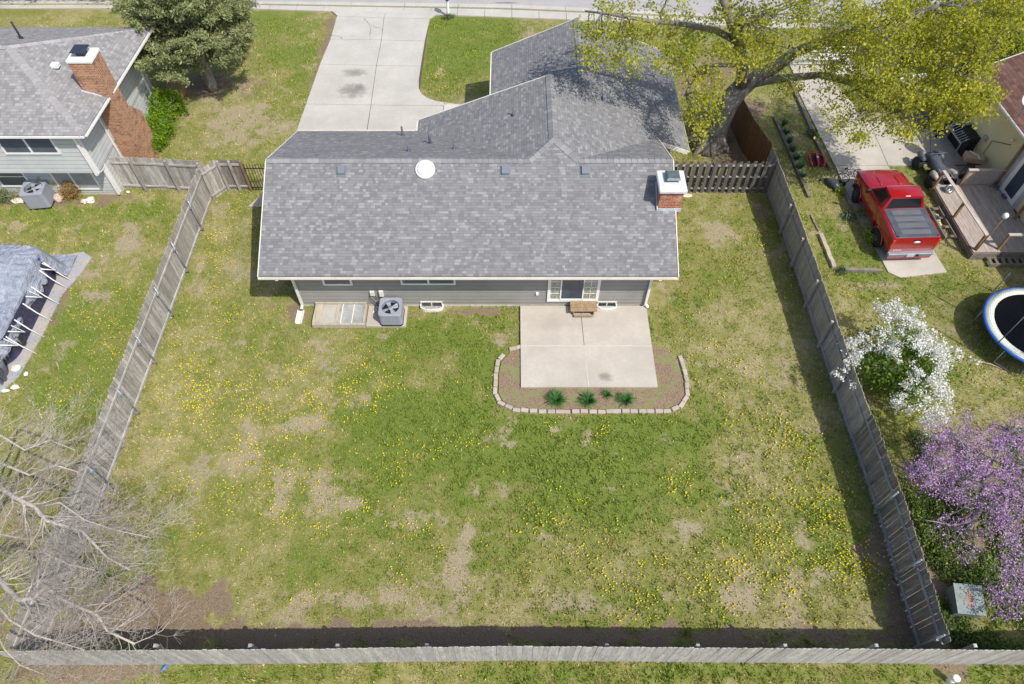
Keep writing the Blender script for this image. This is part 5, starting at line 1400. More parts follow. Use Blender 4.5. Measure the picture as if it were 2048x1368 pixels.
# ---- generic leafy tree
def bushy(name, label, cat, loc, rx, ry, rz, z0, ncl, nleaf, lsize, mat, seed=0, stems=5, shell=.6, spread=.16, group=None, barkm=None, trunk_h=.2, flat=0):
    r = np.random.default_rng(seed); cen = []
    while len(cen) < ncl:
        d = r.normal(size=3); d /= np.linalg.norm(d); rad = shell+(1-shell)*r.random()
        lump = 1+.16*math.sin(d[0]*5+seed)+.14*math.sin(d[1]*7+seed*2)+.1*math.sin(d[2]*6)
        p = d*rad*lump*np.array((rx, ry, rz)); p[2] += z0+rz
        if p[2] > .04: cen.append(p)
    t = thing(name, label, cat, loc, 0, group)
    limbs = []
    for k in range(stems):
        a = 2*PI*k/stems+r.random(); e = np.array((math.cos(a)*rx*.6, math.sin(a)*ry*.6, z0+rz*1.3))
        limbs.append(([(0.05*math.cos(a), .05*math.sin(a), 0), (e[0]*.35, e[1]*.35, trunk_h+e[2]*.4), (e[0]*.75, e[1]*.75, e[2]*.8), tuple(e)], [.05*rx/1.2+.01, .035*rx/1.2+.01, .02, .01]))
    mb = crown(limbs, cen, min(60, ncl//4), seed, .006, .015); mb.build('stems', barkm or BARK, t)
    P_, R_ = cluster_pts(cen, nleaf, spread, seed+1)
    P_[:, 2] = np.maximum(P_[:, 2], .02)
    leaves('crown', P_, lsize, mat, t, R_, flat=flat)
    return t, np.array(cen)
YG = leafmat('bright_leaf', [(.10, .20, .012), (.17, .30, .015), (.27, .40, .03)], trans=.3)
bushy('shrub', 'bright green rounded shrub, the farthest of the three beside the brick chimney', 'shrub', at(340, 232), .85, .8, .62, .05, 190, 34, .075, YG, 11, spread=.11)
bushy('shrub', 'bright green shrub in the middle of the three beside the brick chimney', 'shrub', at(325, 272), .70, .62, .52, .05, 150, 34, .075, YG, 12, spread=.11)
bushy('shrub', 'smallest bright green shrub at the foot of the brick chimney', 'shrub', at(312, 298), .62, .55, .46, .05, 130, 34, .075, YG, 13, spread=.11)
RY = leafmat('russet_leaf', [(.20, .17, .03), (.30, .24, .03), (.42, .20, .08), (.45, .40, .05)], trans=.25)
YY = leafmat('yellow_leaf', [(.20, .22, .03), (.42, .40, .03), (.62, .55, .04)], trans=.25)
GG = leafmat('mixed_leaf', [(.06, .12, .03), (.12, .19, .05), (.22, .27, .08), (.30, .22, .12)], trans=.25)
bushy('shrub', 'round russet and yellow shrub before the lower window of the two storey house', 'shrub', at(150, 395), .42, .38, .42, .05, 90, 20, .05, RY, 14, spread=.09)
bushy('shrub', 'small thin yellow leaved shrub behind the taller air conditioner', 'shrub', at(108, 385), .35, .3, .35, .25, 45, 18, .05, YY, 15, spread=.08)
bushy('shrub', 'low dark green shrub left of the taller air conditioner', 'shrub', at(8, 400), .7, .4, .25, .0, 100, 20, .05, GG, 16, spread=.09)
YT = leafmat('spring_leaf', [(.16, .22, .015), (.30, .36, .02), (.44, .48, .03), (.55, .55, .05)], trans=.35)
bushy('tree', 'yellow green leafy tree behind the roof ridge of the two storey house', 'tree', at(60, -10), 3.2, 1.8, 1.9, .6, 380, 28, .12, YT, 17, spread=.22)
bushy('tree', 'small yellow green tree between the hipped roof and the dark evergreen', 'tree', at(195, -8), 2.2, 1.4, 1.3, .4, 220, 26, .12, YT, 18, spread=.2)
bushy('tree', 'dense yellow green tree beyond the brown roof at the top right', 'tree', (24.2, 31.5, 0), 3.2, 2.6, 3.0, 1.0, 520, 30, .13, YT, 19, spread=.25)
bushy('tree', 'yellow green tree between the big maple and the brown roof', 'tree', (20.4, 33.0, 0), 2.4, 2.0, 2.2, 1.0, 300, 30, .13, YT, 20, spread=.24)
bushy('shrub', 'dark green bush below the yellow green trees beyond the brown roof', 'shrub', (23.2, 29.3, 0), 2.4, .9, 1.1, .0, 200, 26, .1, leafmat('dark_leaf', [(.03, .06, .015), (.06, .11, .02), (.10, .16, .03)], trans=.2), 22, spread=.18)
bushy('weed', 'yellow green leafy weed by the rear wheel of the red truck', 'weed', at(1742, 475), .36, .42, .2, .0, 45, 20, .07, WEED, 23, spread=.1)
bushy('weed', 'small light green weed at the timber kerb beside the truck', 'weed', at(1718, 428), .2, .25, .12, .0, 22, 14, .06, WEED, 24, spread=.08)
bushy('weed', 'pale green leafy weed below the black plastic part', 'weed', at(1676, 384), .22, .2, .12, .0, 22, 14, .07, WEED, 25, spread=.08)
bushy('weed', 'dark green weed patch in the grass strip above the red part', 'weed', at(1622, 272), .3, .26, .15, .0, 26, 14, .06, LILY, 26, spread=.1)
bushy('weed', 'dark leafy weed in the grass strip left of the truck', 'weed', at(1692, 435), .3, .3, .1, .0, 26, 12, .06, IRISM, 27, spread=.1)
bushy('weed', 'little dark weed at the left end of the rotting timber', 'weed', at(1680, 545), .16, .14, .14, .0, 14, 12, .06, IRISM, 28, spread=.08)

# ---- evergreen at the upper left
ev = thing('evergreen_tree', 'broad dark grey green evergreen tree beside the driveway, trunk showing at its foot', 'tree', tuple(at(425, 176)))
def conifer(t, H_, R_, seed):
    r = np.random.default_rng(seed); mb = MB(); P_ = []; Rn = []
    mb2 = MB(); mb2.tube([(0, 0, -.05), (.02, 0, .5), (0, .1, 2), (.2, .1, 4), (.1, 0, H_)], [.36, .24, .2, .13, .02], 10); tk_ = mb2.build('trunk', barkmat('bark_pine', (.16, .13, .11), (.34, .30, .27)), t)
    z = 2.2
    while z < H_-.2:
        f = 1-(z-1.6)/(H_-1.0); nb = 9 if z < 4 else 6
        for k in range(nb):
            a = 2*PI*r.random(); L = R_*(f**.7)*(.65+.5*r.random()); d = Vector((math.cos(a), math.sin(a), 0)); zz = z+r.normal()*.15
            pts = [Vector((0, 0, zz))+d*L*s+Vector((0, 0, -.10*L*s+.30*L*s*s))+Vector(r.normal(size=3)*.04*L) for s in (0, .3, .6, .85, 1.0)]
            mb.tube(pts, [.05*f+.02, .04*f+.012, .025*f+.01, .014, .006], 5)
            nside = int(7+L*6)
            for q in range(nside):
                s = .08+.92*r.random()**.9; i = min(3, int(s*4)); p = pts[i].lerp(pts[i+1], s*4-i if s < 1 else 1)
                sd = Vector((-d.y, d.x, 0))*(1 if r.random() < .5 else -1); l2 = L*(.12+.26*r.random())*(1.15-s*.5)
                e = p+(d*.6+sd*.9).normalized()*l2+Vector((0, 0, r.normal()*.06+.03))
                mb.tube([p, p.lerp(e, .5)+Vector((0, 0, .03)), e], [.010, .007, .003], 3, cap=False)
                c0 = r.random()
                nn = int(20+55*l2)
                for w in range(nn):
                    g = r.random(); c = p.lerp(e, .15+.9*g); c = c+Vector(r.normal(size=3)*np.array((.07, .07, .045))); P_.append(tuple(c)); Rn.append(.55*c0+.45*r.random())
        z += .28
    mb.build('boughs', MATS['bark_pine'], t)
    return np.array(P_), np.array(Rn)
pp_, pr_ = conifer(ev, 6.4, 3.45, 8)
EVG = leafmat('needle', [(.09, .12, .045), (.17, .205, .08), (.27, .30, .12), (.40, .41, .20)], trans=.15)
leaves('foliage', pp_, .12, EVG, ev, pr_, aspect=.42)

# ---- white flowering shrub
wsb, wc = bushy('flowering_shrub', 'large shrub covered with white blossom clusters behind the right hand fence', 'flowering shrub', (13.32, 13.0, 0), 1.75, 1.75, 1.0, .3, 360, 20, .10, leafmat('lilac_leaf', [(.09, .16, .02), (.15, .25, .03), (.24, .36, .05)], trans=.35), 33, 7, .35, .16)
rw = np.random.default_rng(5); fc = []
while len(fc) < 360:
    d = rw.normal(size=3); d /= np.linalg.norm(d)
    if d[2] < -.15: continue
    hz = math.hypot(d[0], d[1]); 
    if rw.random() > .42+.6*hz: continue
    lump = 1+.16*math.sin(d[0]*5+33)+.14*math.sin(d[1]*7+66)+.1*math.sin(d[2]*6)
    p = d*np.array((1.95, 1.95, 1.15))*lump*(.85+.25*rw.random()); p[2] += 1.35
    if p[2] < .35: continue
    if math.sin(p[0]*2.3+1)+math.sin(p[1]*2.9)+math.sin(p[2]*3) < -1.0: continue
    fc.append(p)
FLW = leafmat('white_blossom', [(.62, .62, .52), (.80, .80, .74), (.86, .86, .84)], trans=.2, rough=.8)
fp, fr_ = cluster_pts(fc, 42, .066, 6); leaves('blossom', fp, .050, FLW, wsb, fr_, aspect=.9)

# ---- redbud
rb = thing('redbud_tree', 'purple pink blossoming tree in the lower right corner beyond the fence', 'tree', (0, 0, 0))
BKR = barkmat('bark_redbud', (.13, .11, .12), (.30, .27, .28))
b0 = at(1930, 1065)
T0 = [tuple(b0), at(1942, 1045, .4), at(1958, 1018, .9), at(1965, 985, 1.4), at(1968, 955, 1.8)]
rl = [(T0, [.13, .11, .10, .085, .07]), ([at(1968, 955, 1.8), at(1990, 945, 2.0), at(2040, 935, 2.3), at(2090, 930, 2.6)], [.06, .05, .04, .03]), ([at(1968, 955, 1.8), at(1955, 930, 2.2), at(1930, 900, 2.6), at(1915, 870, 2.9)], [.055, .045, .035, .02]),
      ([at(1968, 955, 1.8), at(1985, 920, 2.3), at(2000, 890, 2.7), at(2020, 860, 3.0)], [.05, .04, .03, .015]), ([at(1945, 1040, .5), at(1905, 1052, .9), at(1880, 1045, 1.2), at(1850, 1040, 1.4)], [.05, .035, .025, .012]), ([at(1965, 990, 1.4), at(2000, 1000, 1.6), at(2035, 1020, 1.7), at(2070, 1050, 1.8)], [.05, .04, .03, .02]), ([at(1966, 970, 1.6), at(1920, 960, 1.9), at(1880, 950, 2.1), at(1845, 940, 2.3)], [.04, .035, .025, .012]),
      ([at(2050, 1030, 1.2), at(2050, 1090, 1.2), at(2045, 1150, 1.1), at(2030, 1200, 1.0)], [.04, .03, .02, .012])]
RC = region([(1930, 880, 75, 36, 2.6, .35, 230), (1880, 950, 55, 45, 2.1, .3, 150), (1970, 930, 60, 50, 2.4, .35, 150), (2030, 880, 50, 45, 2.8, .3, 120), (1960, 990, 50, 35, 1.7, .3, 46), (2025, 1000, 40, 50, 1.9, .3, 110), (2010, 1050, 40, 30, 1.6, .3, 80), (1905, 1060, 45, 30, 1.2, .3, 34), (1940, 1105, 22, 18, .9, .2, 18), (2030, 1120, 40, 45, 1.3, .3, 70), (2020, 1190, 40, 38, 1.2, .25, 90), (1845, 940, 26, 22, 2.1, .2, 26), (2060, 950, 60, 60, 2.3, .3, 60)], 8, .62)
crown(rl, RC, 110, 4, .008, .018).build('branches', BKR, rb)
RBF = leafmat('redbud_blossom', [(.32, .19, .33), (.46, .27, .49), (.58, .36, .62), (.68, .50, .68)], trans=.2)
fp, fr_ = cluster_pts(RC, 26, .095, 7); leaves('blossom', fp, .042, RBF, rb, fr_, aspect=.8)
# twigs without flowers
# ---- undergrowth in that corner
def undergrowth():
    r = np.random.default_rng(12); n = 15000
    U = r.random(n*3)*300+1770; V_ = r.random(n*3)*460+860
    lefte = 1760+(V_-860)*.31+12
    m = (U > lefte) & (V_ < 1300)
    U, V_ = U[m][:n], V_[m][:n]
    p = np.array([tuple(at(u, v)) for u, v in zip(U, V_)])
    den = fbm(p[:, 0], p[:, 1], .7, 3, 4); k = den > .43+.15*sstep(-V_, -960, -860); p = p[k]; den = den[k]
    rep = np.repeat(p, 5, 0)+r.normal(size=(len(p)*5, 3))*np.array((.08, .08, .05)); rep[:, 2] = np.abs(rep[:, 2])+.12*np.repeat(sstep(den, .45, .7), 5)*r.random(len(rep))*2.2
    UG = leafmat('undergrowth_leaf', [(.23, .16, .12), (.09, .13, .04), (.12, .19, .04), (.20, .28, .06), (.30, .36, .09)], trans=.25)
    o = leaves('undergrowth', rep, .075, UG, None, (np.repeat(fbm(p[:, 0], p[:, 1], .35, 9, 3), 5)*1.2-.2+r.random(len(rep))*.3).clip(0, 1), flat=.3)
    tag(o, 'tangled low green and brown undergrowth under the purple blossoming tree', 'undergrowth', kind='stuff')
undergrowth()

# ---- bare tree at the lower left
bt = thing('bare_tree', 'leafless tree with pale twisting branches reaching over the left fence', 'tree', (0, 0, 0))
BKB = barkmat('bark_bare', (.31, .275, .24), (.52, .475, .43), 12)
rbt = random.Random(3); bmb = MB()
def grow(p, d, L, r, depth, flatness=.35):
    segs = max(3, int(L/.16)); pts = [Vector(p)]; dd = Vector(d).normalized(); cur = Vector(p); dirs = []
    for i in range(segs):
        dd = (dd+Vector((rbt.gauss(0, .16), rbt.gauss(0, .16), rbt.gauss(0, .10)+.02))).normalized(); dd.z *= .93; cur = cur+dd*L/segs; pts.append(cur.copy()); dirs.append(dd.copy())
    bmb.tube(pts, [max(.0028, r*(1-.8*i/segs)) for i in range(segs+1)], 3 if r < .015 else 6, cap=False)
    if depth <= 0: return
    nb = int(3+L*3.4)
    for k in range(nb):
        i = rbt.randint(max(1, segs//6), segs); a = rbt.choice((-1, 1))*rbt.uniform(.45, 1.1); q = dirs[i-1].copy(); q.rotate(Matrix.Rotation(a, 3, 'Z')); q.z += rbt.uniform(-.15, .35)
        grow(pts[i], q, L*rbt.uniform(.35, .62), max(.004, r*(1-.75*i/segs)*.55), depth-1)
mains = [([(-15.9, 6.2, 0), (-15.7, 6.1, 1.6), at(-20, 1130, 3.2), at(15, 1178, 3.6), at(40, 1200, 3.8), at(70, 1195, 3.9), at(95, 1172, 4.1), at(126, 1200, 4.1), at(160, 1215, 4.0), at(195, 1230, 4.0), at(215, 1262, 3.9), at(270, 1288, 3.8)], .085),
         ([(-15.7, 6.1, 1.6), at(-40, 960, 4.2), at(0, 976, 4.4), at(40, 1000, 4.5), at(72, 1015, 4.5), at(95, 1042, 4.5), at(130, 1052, 4.5), at(165, 1062, 4.4), at(190, 1090, 4.4), at(215, 1115, 4.3), at(260, 1140, 4.2)], .07),
         ([at(72, 1015, 4.5), at(120, 1005, 4.7), at(170, 1040, 4.7), at(230, 1060, 4.7), at(300, 1075, 4.6)], .03), ([(-15.7, 6.1, 1.6), at(-50, 900, 4.6), at(10, 930, 4.8), at(60, 950, 4.8), at(110, 930, 4.9), at(160, 945, 4.9)], .05),
         ([(-15.7, 6.1, 1.6), at(-60, 850, 4.8), at(0, 870, 5.0), at(50, 900, 5.0), at(100, 880, 5.0), at(150, 900, 5.0)], .045), ([at(0, 1130, 3.8), at(40, 1100, 4.1), at(90, 1105, 4.2), at(140, 1130, 4.2), at(190, 1140, 4.2)], .035),
         ([at(-30, 1180, 3.0), at(20, 1240, 3.0), at(70, 1270, 3.0), at(120, 1285, 3.0), at(170, 1300, 2.9)], .04), ([at(-30, 1220, 2.6), at(10, 1300, 2.6), at(40, 1330, 2.5), at(90, 1350, 2.4)], .03), ([at(-40, 1060, 3.6), at(10, 1070, 3.9), at(60, 1080, 4.0), at(110, 1085, 4.0)], .035)]
for pts, r in mains:
    P_ = [Vector(p) for p in pts]; n = len(P_)
    bmb.tube(P_, [r*(1.6 if i < 2 and P_[0].z < 1 else 1)*(1-.72*i/(n-1)) for i in range(n)], 8)
    for i in range(2, n):
        for k in range(5):
            d = (P_[i]-P_[i-1]).normalized(); a = rbt.choice((-1, 1))*rbt.uniform(.4, 1.2); d.rotate(Matrix.Rotation(a, 3, 'Z')); d.z += rbt.uniform(-.2, .25)
            grow(P_[i-1].lerp(P_[i], rbt.random()), d, rbt.uniform(.7, 1.5), r*(1-.7*i/n)*.42, 2)
bmb.build('branches', BKB, bt)

# ================================================================== TRUCK
RED = plain('truck_red', (.33, .004, .012), .22, .03, 1.0, spec=.5, coat=1.0)
TIRE = RUBBER; RIM = plain('rim_metal', (.30, .31, .33), .3, .2, 8, metal=.8)
SILV = plain('bumper_silver', (.26, .27, .30), .4, .08, 6, metal=.3)
tk = thing('pickup_truck', 'red pickup truck with grey bed cover parked on the neighbouring concrete drive', 'truck', (15.82, 18.93, .0), math.radians(2.4))
tk.scale = (.955, .98, .98)
def loft(mb, stations, smooth=True, cap=True):
    """stations: (y, [(x,z)...half profile from bottom to top centre]) mirrored"""
    rings = []
    for y, prof in stations:
        rings.append([(x, y, z) for x, z in prof]+[(-x, y, z) for x, z in prof[::-1]])
    n = len(rings[0]); vs = [p for r in rings for p in r]
    fs = [(i*n+k, i*n+(k+1) % n, (i+1)*n+(k+1) % n, (i+1)*n+k) for i in range(len(rings)-1) for k in range(n)]
    if cap: fs += [tuple(range(n-1, -1, -1)), tuple((len(rings)-1)*n+k for k in range(n))]
    mb.add(vs, fs, None, .5, smooth)
def body_prof(w, zt, zb=.42, cr=.1, crown=.03):
    return [(w*.93, zb), (w*.99, zb+.18), (w*1.0, .82), (w*.985, zt-cr), (w*.95, zt-.02), (w*.80, zt+crown*.5), (w*.4, zt+crown), (0.001, zt+crown*1.15)]
mb = MB()
loft(mb, [(1.62, body_prof(1.0, 1.33)), (2.2, body_prof(1.0, 1.31)), (2.95, body_prof(1.0, 1.28)), (3.05, body_prof(1.0, 1.27, crown=.05)), (3.4, body_prof(.995, 1.235, crown=.055)), (3.9, body_prof(.975, 1.17, crown=.055)), (4.2, body_prof(.94, 1.10, crown=.05)), (4.36, body_prof(.88, 1.02, crown=.03)), (4.43, body_prof(.80, .90, crown=.0)), (4.46, body_prof(.78, .70))])
bd = mb.build('body', RED, tk)
mod = bd.modifiers.new('bevel', 'BEVEL'); mod.width = .02; mod.segments = 2; mod.limit_method = 'ANGLE'; mod.angle_limit = math.radians(50)
# hood ridges
for x in (-.42, .42):
    mb = MB(); mb.tube([(x, 3.08, 1.315), (x*.95, 3.6, 1.26), (x*.9, 4.1, 1.17)], [.035, .045, .03], 8); mb.build('hood_ridge', RED, tk)
# bed
bw = 1.0
for s in (-1, 1):
    mb = MB()
    mb.add([(s*bw*.93, .0, .5), (s*bw, .0, .82), (s*bw*.985, .0, 1.22), (s*bw*.93, 0, 1.34), (s*bw*.80, 0, 1.34), (s*bw*.93, 1.66, .45), (s*bw, 1.66, .82), (s*bw*.985, 1.66, 1.22), (s*bw*.93, 1.66, 1.35), (s*bw*.80, 1.66, 1.35)],
           [(0, 1, 6, 5), (1, 2, 7, 6), (2, 3, 8, 7), (3, 4, 9, 8), (0, 5, 9, 4), (4, 3, 2, 1, 0)], None, .5, True)
    mb.build('bed_side', RED, tk)
mb = MB(); mb.box(-.93, .93, .02, 1.66, .5, .56); mb.build('bed_floor', BLACK, tk)
mb = MB(); mb.add([(-.93, -.02, .58), (.93, -.02, .58), (.95, -.03, 1.1), (.92, 0, 1.34), (-.92, 0, 1.34), (-.95, -.03, 1.1), (-.93, .05, .58), (.93, .05, .58), (.95, .05, 1.1), (.92, .06, 1.34), (-.92, .06, 1.34), (-.95, .05, 1.1)], [(0, 1, 2, 5), (5, 2, 3, 4), (4, 3, 9, 10), (1, 7, 8, 2), (2, 8, 9, 3), (0, 5, 11, 6), (5, 4, 10, 11)]); tg = mb.build('tailgate', RED, tk)
mb = MB(); mb.lathe([(.14, 0), (.14, .012), (0, .016)], 24, M=Matrix.Translation((0.02, -.028, 1.13)) @ Matrix.Rotation(PI/2, 4, 'X'), sy=.42); mb.build('emblem', plain('emblem_silver', (.75, .75, .78), .25), tg)
mb = MB(); mb.box(-.12, .16, -.035, -.02, 1.20, 1.25); mb.build('handle', BLACK, tg)
mb = MB()
for x in (-.78, -.72, -.66, -.60, -.54, -.48): mb.box(x, x+.035, -.038, -.028, .68, .72)
mb.build('lettering', MATS['emblem_silver'], tg)
# bed cover with four ribs
CVR = NT('bed_cover'); cn = CVR.noise(CVR.coord(), 1.3, 4, .6); CVRM = CVR.finish(CVR.mix(CVR.ramp(cn, [(.35, 0.0), (.65, 1.0)]), (.055, .06, .08), (.10, .108, .13)), .45, spec=.4)
mb = MB(); mb.box(-.88, .88, .02, 1.64, 1.345, 1.375, ch=.012); cv = mb.build('bed_cover', CVRM, tk)
CV2 = plain('cover_panel', (.13, .135, .145), .5, .15, 2)
for k in range(4): mb = MB(); mb.box(-.62, .62, .20+k*.36, .44+k*.36, 1.372, 1.384, ch=.006); mb.build('panel', CV2, cv)
for s in (-1, 1): mb = MB(); mb.lathe([(.035, 0), (.035, .02), (0, .025)], 10, (s*.82, .08, 1.37)); mb.build('knob', BLACK, cv)
# cab
CB = [(-.90, 1.66, 1.32), (.90, 1.66, 1.32), (.90, 2.98, 1.28), (-.90, 2.98, 1.28), (-.69, 1.80, 1.86), (.69, 1.80, 1.86), (.70, 2.42, 1.87), (-.70, 2.42, 1.87)]
mb = MB(); N = 6
def lerp3(a, b, t): return tuple(a[i]+(b[i]-a[i])*t for i in range(3))
mb.add(CB, [(0, 1, 5, 4), (1, 2, 6, 5), (2, 3, 7, 6), (3, 0, 4, 7)])
mb.add([CB[4], CB[5], CB[6], CB[7], (-.45, 1.95, 1.915), (.45, 1.95, 1.915), (.45, 2.3, 1.92), (-.45, 2.3, 1.92)], [(0, 1, 5, 4), (1, 2, 6, 5), (2, 3, 7, 6), (3, 0, 4, 7), (4, 5, 6, 7)], None, .5, True)
cab = mb.build('cab', RED, tk); mod = cab.modifiers.new('bevel', 'BEVEL'); mod.width = .045; mod.segments = 3; mod.limit_method = 'ANGLE'; mod.angle_limit = math.radians(35)
def pane(q, i0, i1, j0, j1, name, mat, off=.015):
    a, b, c, d_ = [Vector(p) for p in q]  # bottom-left, bottom-right, top-right, top-left
    n = (b-a).cross(d_-a).normalized()
    f = lambda u, v: (a.lerp(b, u)).lerp(d_.lerp(c, u), v)+n*off
    P4 = [f(i0, j0), f(i1, j0), f(i1, j1), f(i0, j1)]
    m_ = MB(); m_.add(P4+[p-n*.03 for p in P4], [(0, 1, 2, 3), (0, 4, 5, 1), (1, 5, 6, 2), (2, 6, 7, 3), (3, 7, 4, 0)]); return m_.build(name, mat, cab)
DG = glassmat('truck_glass', (.008, .009, .012), .25)
pane((CB[0], CB[1], CB[5], CB[4]), .08, .92, .10, .86, 'rear_window', DG)
pane((CB[2], CB[3], CB[7], CB[6]), .06, .94, .10, .92, 'windshield', glassmat('windshield_glass', (.20, .21, .23), .12))
pane((CB[3], CB[0], CB[4], CB[7]), .18, .74, .10, .84, 'side_window', DG); pane((CB[1], CB[2], CB[6], CB[5]), .26, .82, .10, .84, 'side_window', DG)
mb = MB(); mb.box(-.10, .10, 1.79, 1.82, 1.875, 1.895, ch=.004); mb.build('brake_light', plain('white_lamp', (.85, .80, .80), .3), tk)
for s in (-1, 1):
    mb = MB(); mb.box(s*1.0, s*1.2, 2.72, 2.82, 1.24, 1.42, ch=.03); mb.build('mirror', BLACK, tk)
# bumper, plate, lights
mb = MB(); mb.box(-.96, .96, -.17, .0, .50, .60, ch=.02); mb.box(-.93, .93, -.13, .0, .36, .50); bu = mb.build('rear_bumper', SILV, tk)
mb = MB(); mb.box(-.9, .9, -.14, -.12, .30, .38); mb.build('valance', RED, bu)
mb = MB(); mb.box(-.16, .16, -.185, -.172, .43, .58); mb.build('license_plate', plain('plate', (.5, .52, .56), .5), bu)
mb = MB(); mb.lathe([(.06, 0), (.06, .04), (0, .05)], 12, M=Matrix.Translation((.28, -.17, .52)) @ Matrix.Rotation(PI/2, 4, 'X')); mb.build('hitch_socket', BLACK, bu)
for s in (-1, 1): mb = MB(); mb.box(s*.88, s*1.0, -.03, .05, .85, 1.25, ch=.02); mb.build('tail_light', plain('tail_light', (.55, .05, .04), .25, .3, 8), tk)
mb = MB(); mb.box(-.75, .75, 4.42, 4.5, .45, .85); mb.build('grille', BLACK, tk)
for s in (-1, 1): mb = MB(); mb.box(s*.60, s*.86, 4.32, 4.46, .82, .98, ch=.02); mb.build('headlight', SILV, tk)
for s in (-1, 1):
    for y in (.95, 3.58):
        mb = MB(); steer = -.28 if y > 3 else 0
        M = Matrix.Translation((s*.90, y, .38)) @ Matrix.Rotation(steer, 4, 'Z') @ Matrix.Rotation(PI/2, 4, 'Y')
        mb.lathe([(.22, -.13), (.34, -.135), (.38, -.10), (.38, .10), (.34, .135), (.22, .13)], 32, M=M); w_ = mb.build('wheel', TIRE, tk)
        mb = MB(); mb.lathe([(.0, -.12), (.08, -.14), (.2, -.11), (.23, -.135), (.23, .135), (.2, .11), (.08, .14), (0, .12)], 20, M=M); mb.build('rim', RIM, w_)
        mb = MB(); pts = [(s*1.005, y+.46*math.cos(a), .42+.42*math.sin(a)) for a in [PI*k/12 for k in range(13)]]; mb.tube(pts, .035, 6); mb.build('fender_flare', RED, tk)
        mb = MB(); pts = [(s*.997, y+.44*math.cos(a), .42+.40*math.sin(a)) for a in [PI*k/12 for k in range(13)]]; mb.add(pts+[(s*.997, y, .42)], [(k, k+1, 13) for k in range(12)]); mb.add([(x*1.001, a, b_) for x, a, b_ in pts]+[(s*.998, y, .42)], [(k+1, k, 13) for k in range(12)]); mb.build('wheel_arch', BLACK, tk)
mb = MB()
for s in (-1, 1): mb.tube([(s*.99, 1.75, .75), (s*.99, 1.75, 1.28)], .006, 4); mb.tube([(s*.995, 2.95, .7), (s*.99, 2.95, 1.24)], .006, 4)
mb.build('door_seams', BLACK, tk)

# ================================================================== OTHER THINGS ON THE RIGHT
# quad bike with a grey seat / cover
qd = thing('quad_bike', 'old grey and black quad bike parked at the corner of the drive beside the deck', 'quad bike', (18.66, 23.95, 0), .12)
for (x, y) in ((-.45, .62), (.45, .62), (-.45, -.62), (.45, -.62)):
    mb = MB(); M = Matrix.Translation((x, y, .28)) @ Matrix.Rotation(PI/2, 4, 'Y')
    mb.lathe([(.13, -.12), (.25, -.13), (.28, -.08), (.28, .08), (.25, .13), (.13, .12)], 22, M=M); w_ = mb.build('wheel', TIRE, qd)
    mb = MB(); mb.lathe([(0, -.09), (.12, -.1), (.13, -.12), (.13, .12), (.12, .1), (0, .09)], 14, M=M); mb.build('rim', RIM, w_)
mb = MB(); loft(mb, [(-.85, [(.1, .45), (.2, .55), (.15, .62), (0.001, .64)]), (-.5, [(.15, .4), (.3, .62), (.22, .72), (.001, .75)]), (0, [(.12, .35), (.2, .5), (.18, .72), (.001, .78)]), (.35, [(.15, .35), (.22, .55), (.2, .8), (.001, .85)]), (.8, [(.12, .35), (.22, .55), (.15, .66), (.001, .68)])]); mb.build('body', plain('quad_grey', (.085, .095, .115), .4, .3, 5), qd)
for y in (.62, -.62):
    for s in (-1, 1):
        mb = MB(); mb.tube([(s*.28, y+.33, .52), (s*.42, y+.2, .60), (s*.45, y, .63), (s*.42, y-.25, .58)], [.08, .12, .13, .08], 8); mb.build('fender', plain('fender_tan', (.34, .31, .27), .5, .3, 6) if y < 0 else MATS['quad_grey'], qd)
mb = MB(); mb.tube([(-.4, .3, 1.0), (-.2, .36, .96), (0, .38, .92), (.2, .36, .96), (.4, .3, 1.0)], .02, 6); mb.tube([(0, .42, .6), (0, .38, .93)], .025, 6); mb.build('handlebar', DKMETAL, qd)
mb = MB()
for x in (-.2, 0, .2): mb.bar((x, -.9, .7), (x, -.35, .74), .02)
mb.bar((-.25, -.9, .7), (.25, -.9, .7), .02); mb.build('rack', GALV, qd)
mb = MB(); mb.bar((-.42, 0, .3), (.42, .0, .3), .12, .08); mb.bar((-.42, .62, .3), (.42, .62, .3), .05); mb.bar((-.42, -.62, .3), (.42, -.62, .3), .05); mb.build('frame', BLACK, qd)
# wheel on the deck
mb = MB(); mb.lathe([(.0, 0), (.09, .02), (.10, .05), (.19, .06), (.21, .0), (.19, -.06), (.0, -.06)], 20, M=Matrix.Translation((18.72, 22.55, .52)) @ Matrix.Rotation(1.0, 4, 'X')); o = mb.build('helmet_wheel', RIM); o.name = 'spare_wheel'; tag(o, 'small spare wheel lying on the far left corner of the deck', 'wheel')
# wheelie bin
bn = thing('wheelie_bin', 'brown wheelie bin with a blue lid by the yellow wall', 'bin', (20.05, 27.15, 0), .15)
mb = MB(); mb.add([(-.24, -.26, .05), (.24, -.26, .05), (.24, .22, .05), (-.24, .22, .05), (-.31, -.36, .98), (.31, -.36, .98), (.31, .32, .98), (-.31, .32, .98)], [(0, 1, 5, 4), (1, 2, 6, 5), (2, 3, 7, 6), (3, 0, 4, 7), (3, 2, 1, 0)]); mb.build('body', plain('bin_brown', (.20, .14, .105), .6, .1, 3), bn)
mb = MB(); mb.add([(-.33, -.4, .98), (.33, -.4, .98), (.33, .36, .98), (-.33, .36, .98), (-.28, -.34, 1.06), (.28, -.34, 1.06), (.28, .28, 1.08), (-.28, .28, 1.08)], [(0, 1, 5, 4), (1, 2, 6, 5), (2, 3, 7, 6), (3, 0, 4, 7), (4, 5, 6, 7), (3, 2, 1, 0)]); ld = mb.build('lid', plain('lid_blue', (.02, .09, .42), .4, .1, 3), bn)
mb = MB(); mb.box(-.1, .14, -.15, .1, 1.066, 1.085); mb.build('sticker', WHITE, ld)
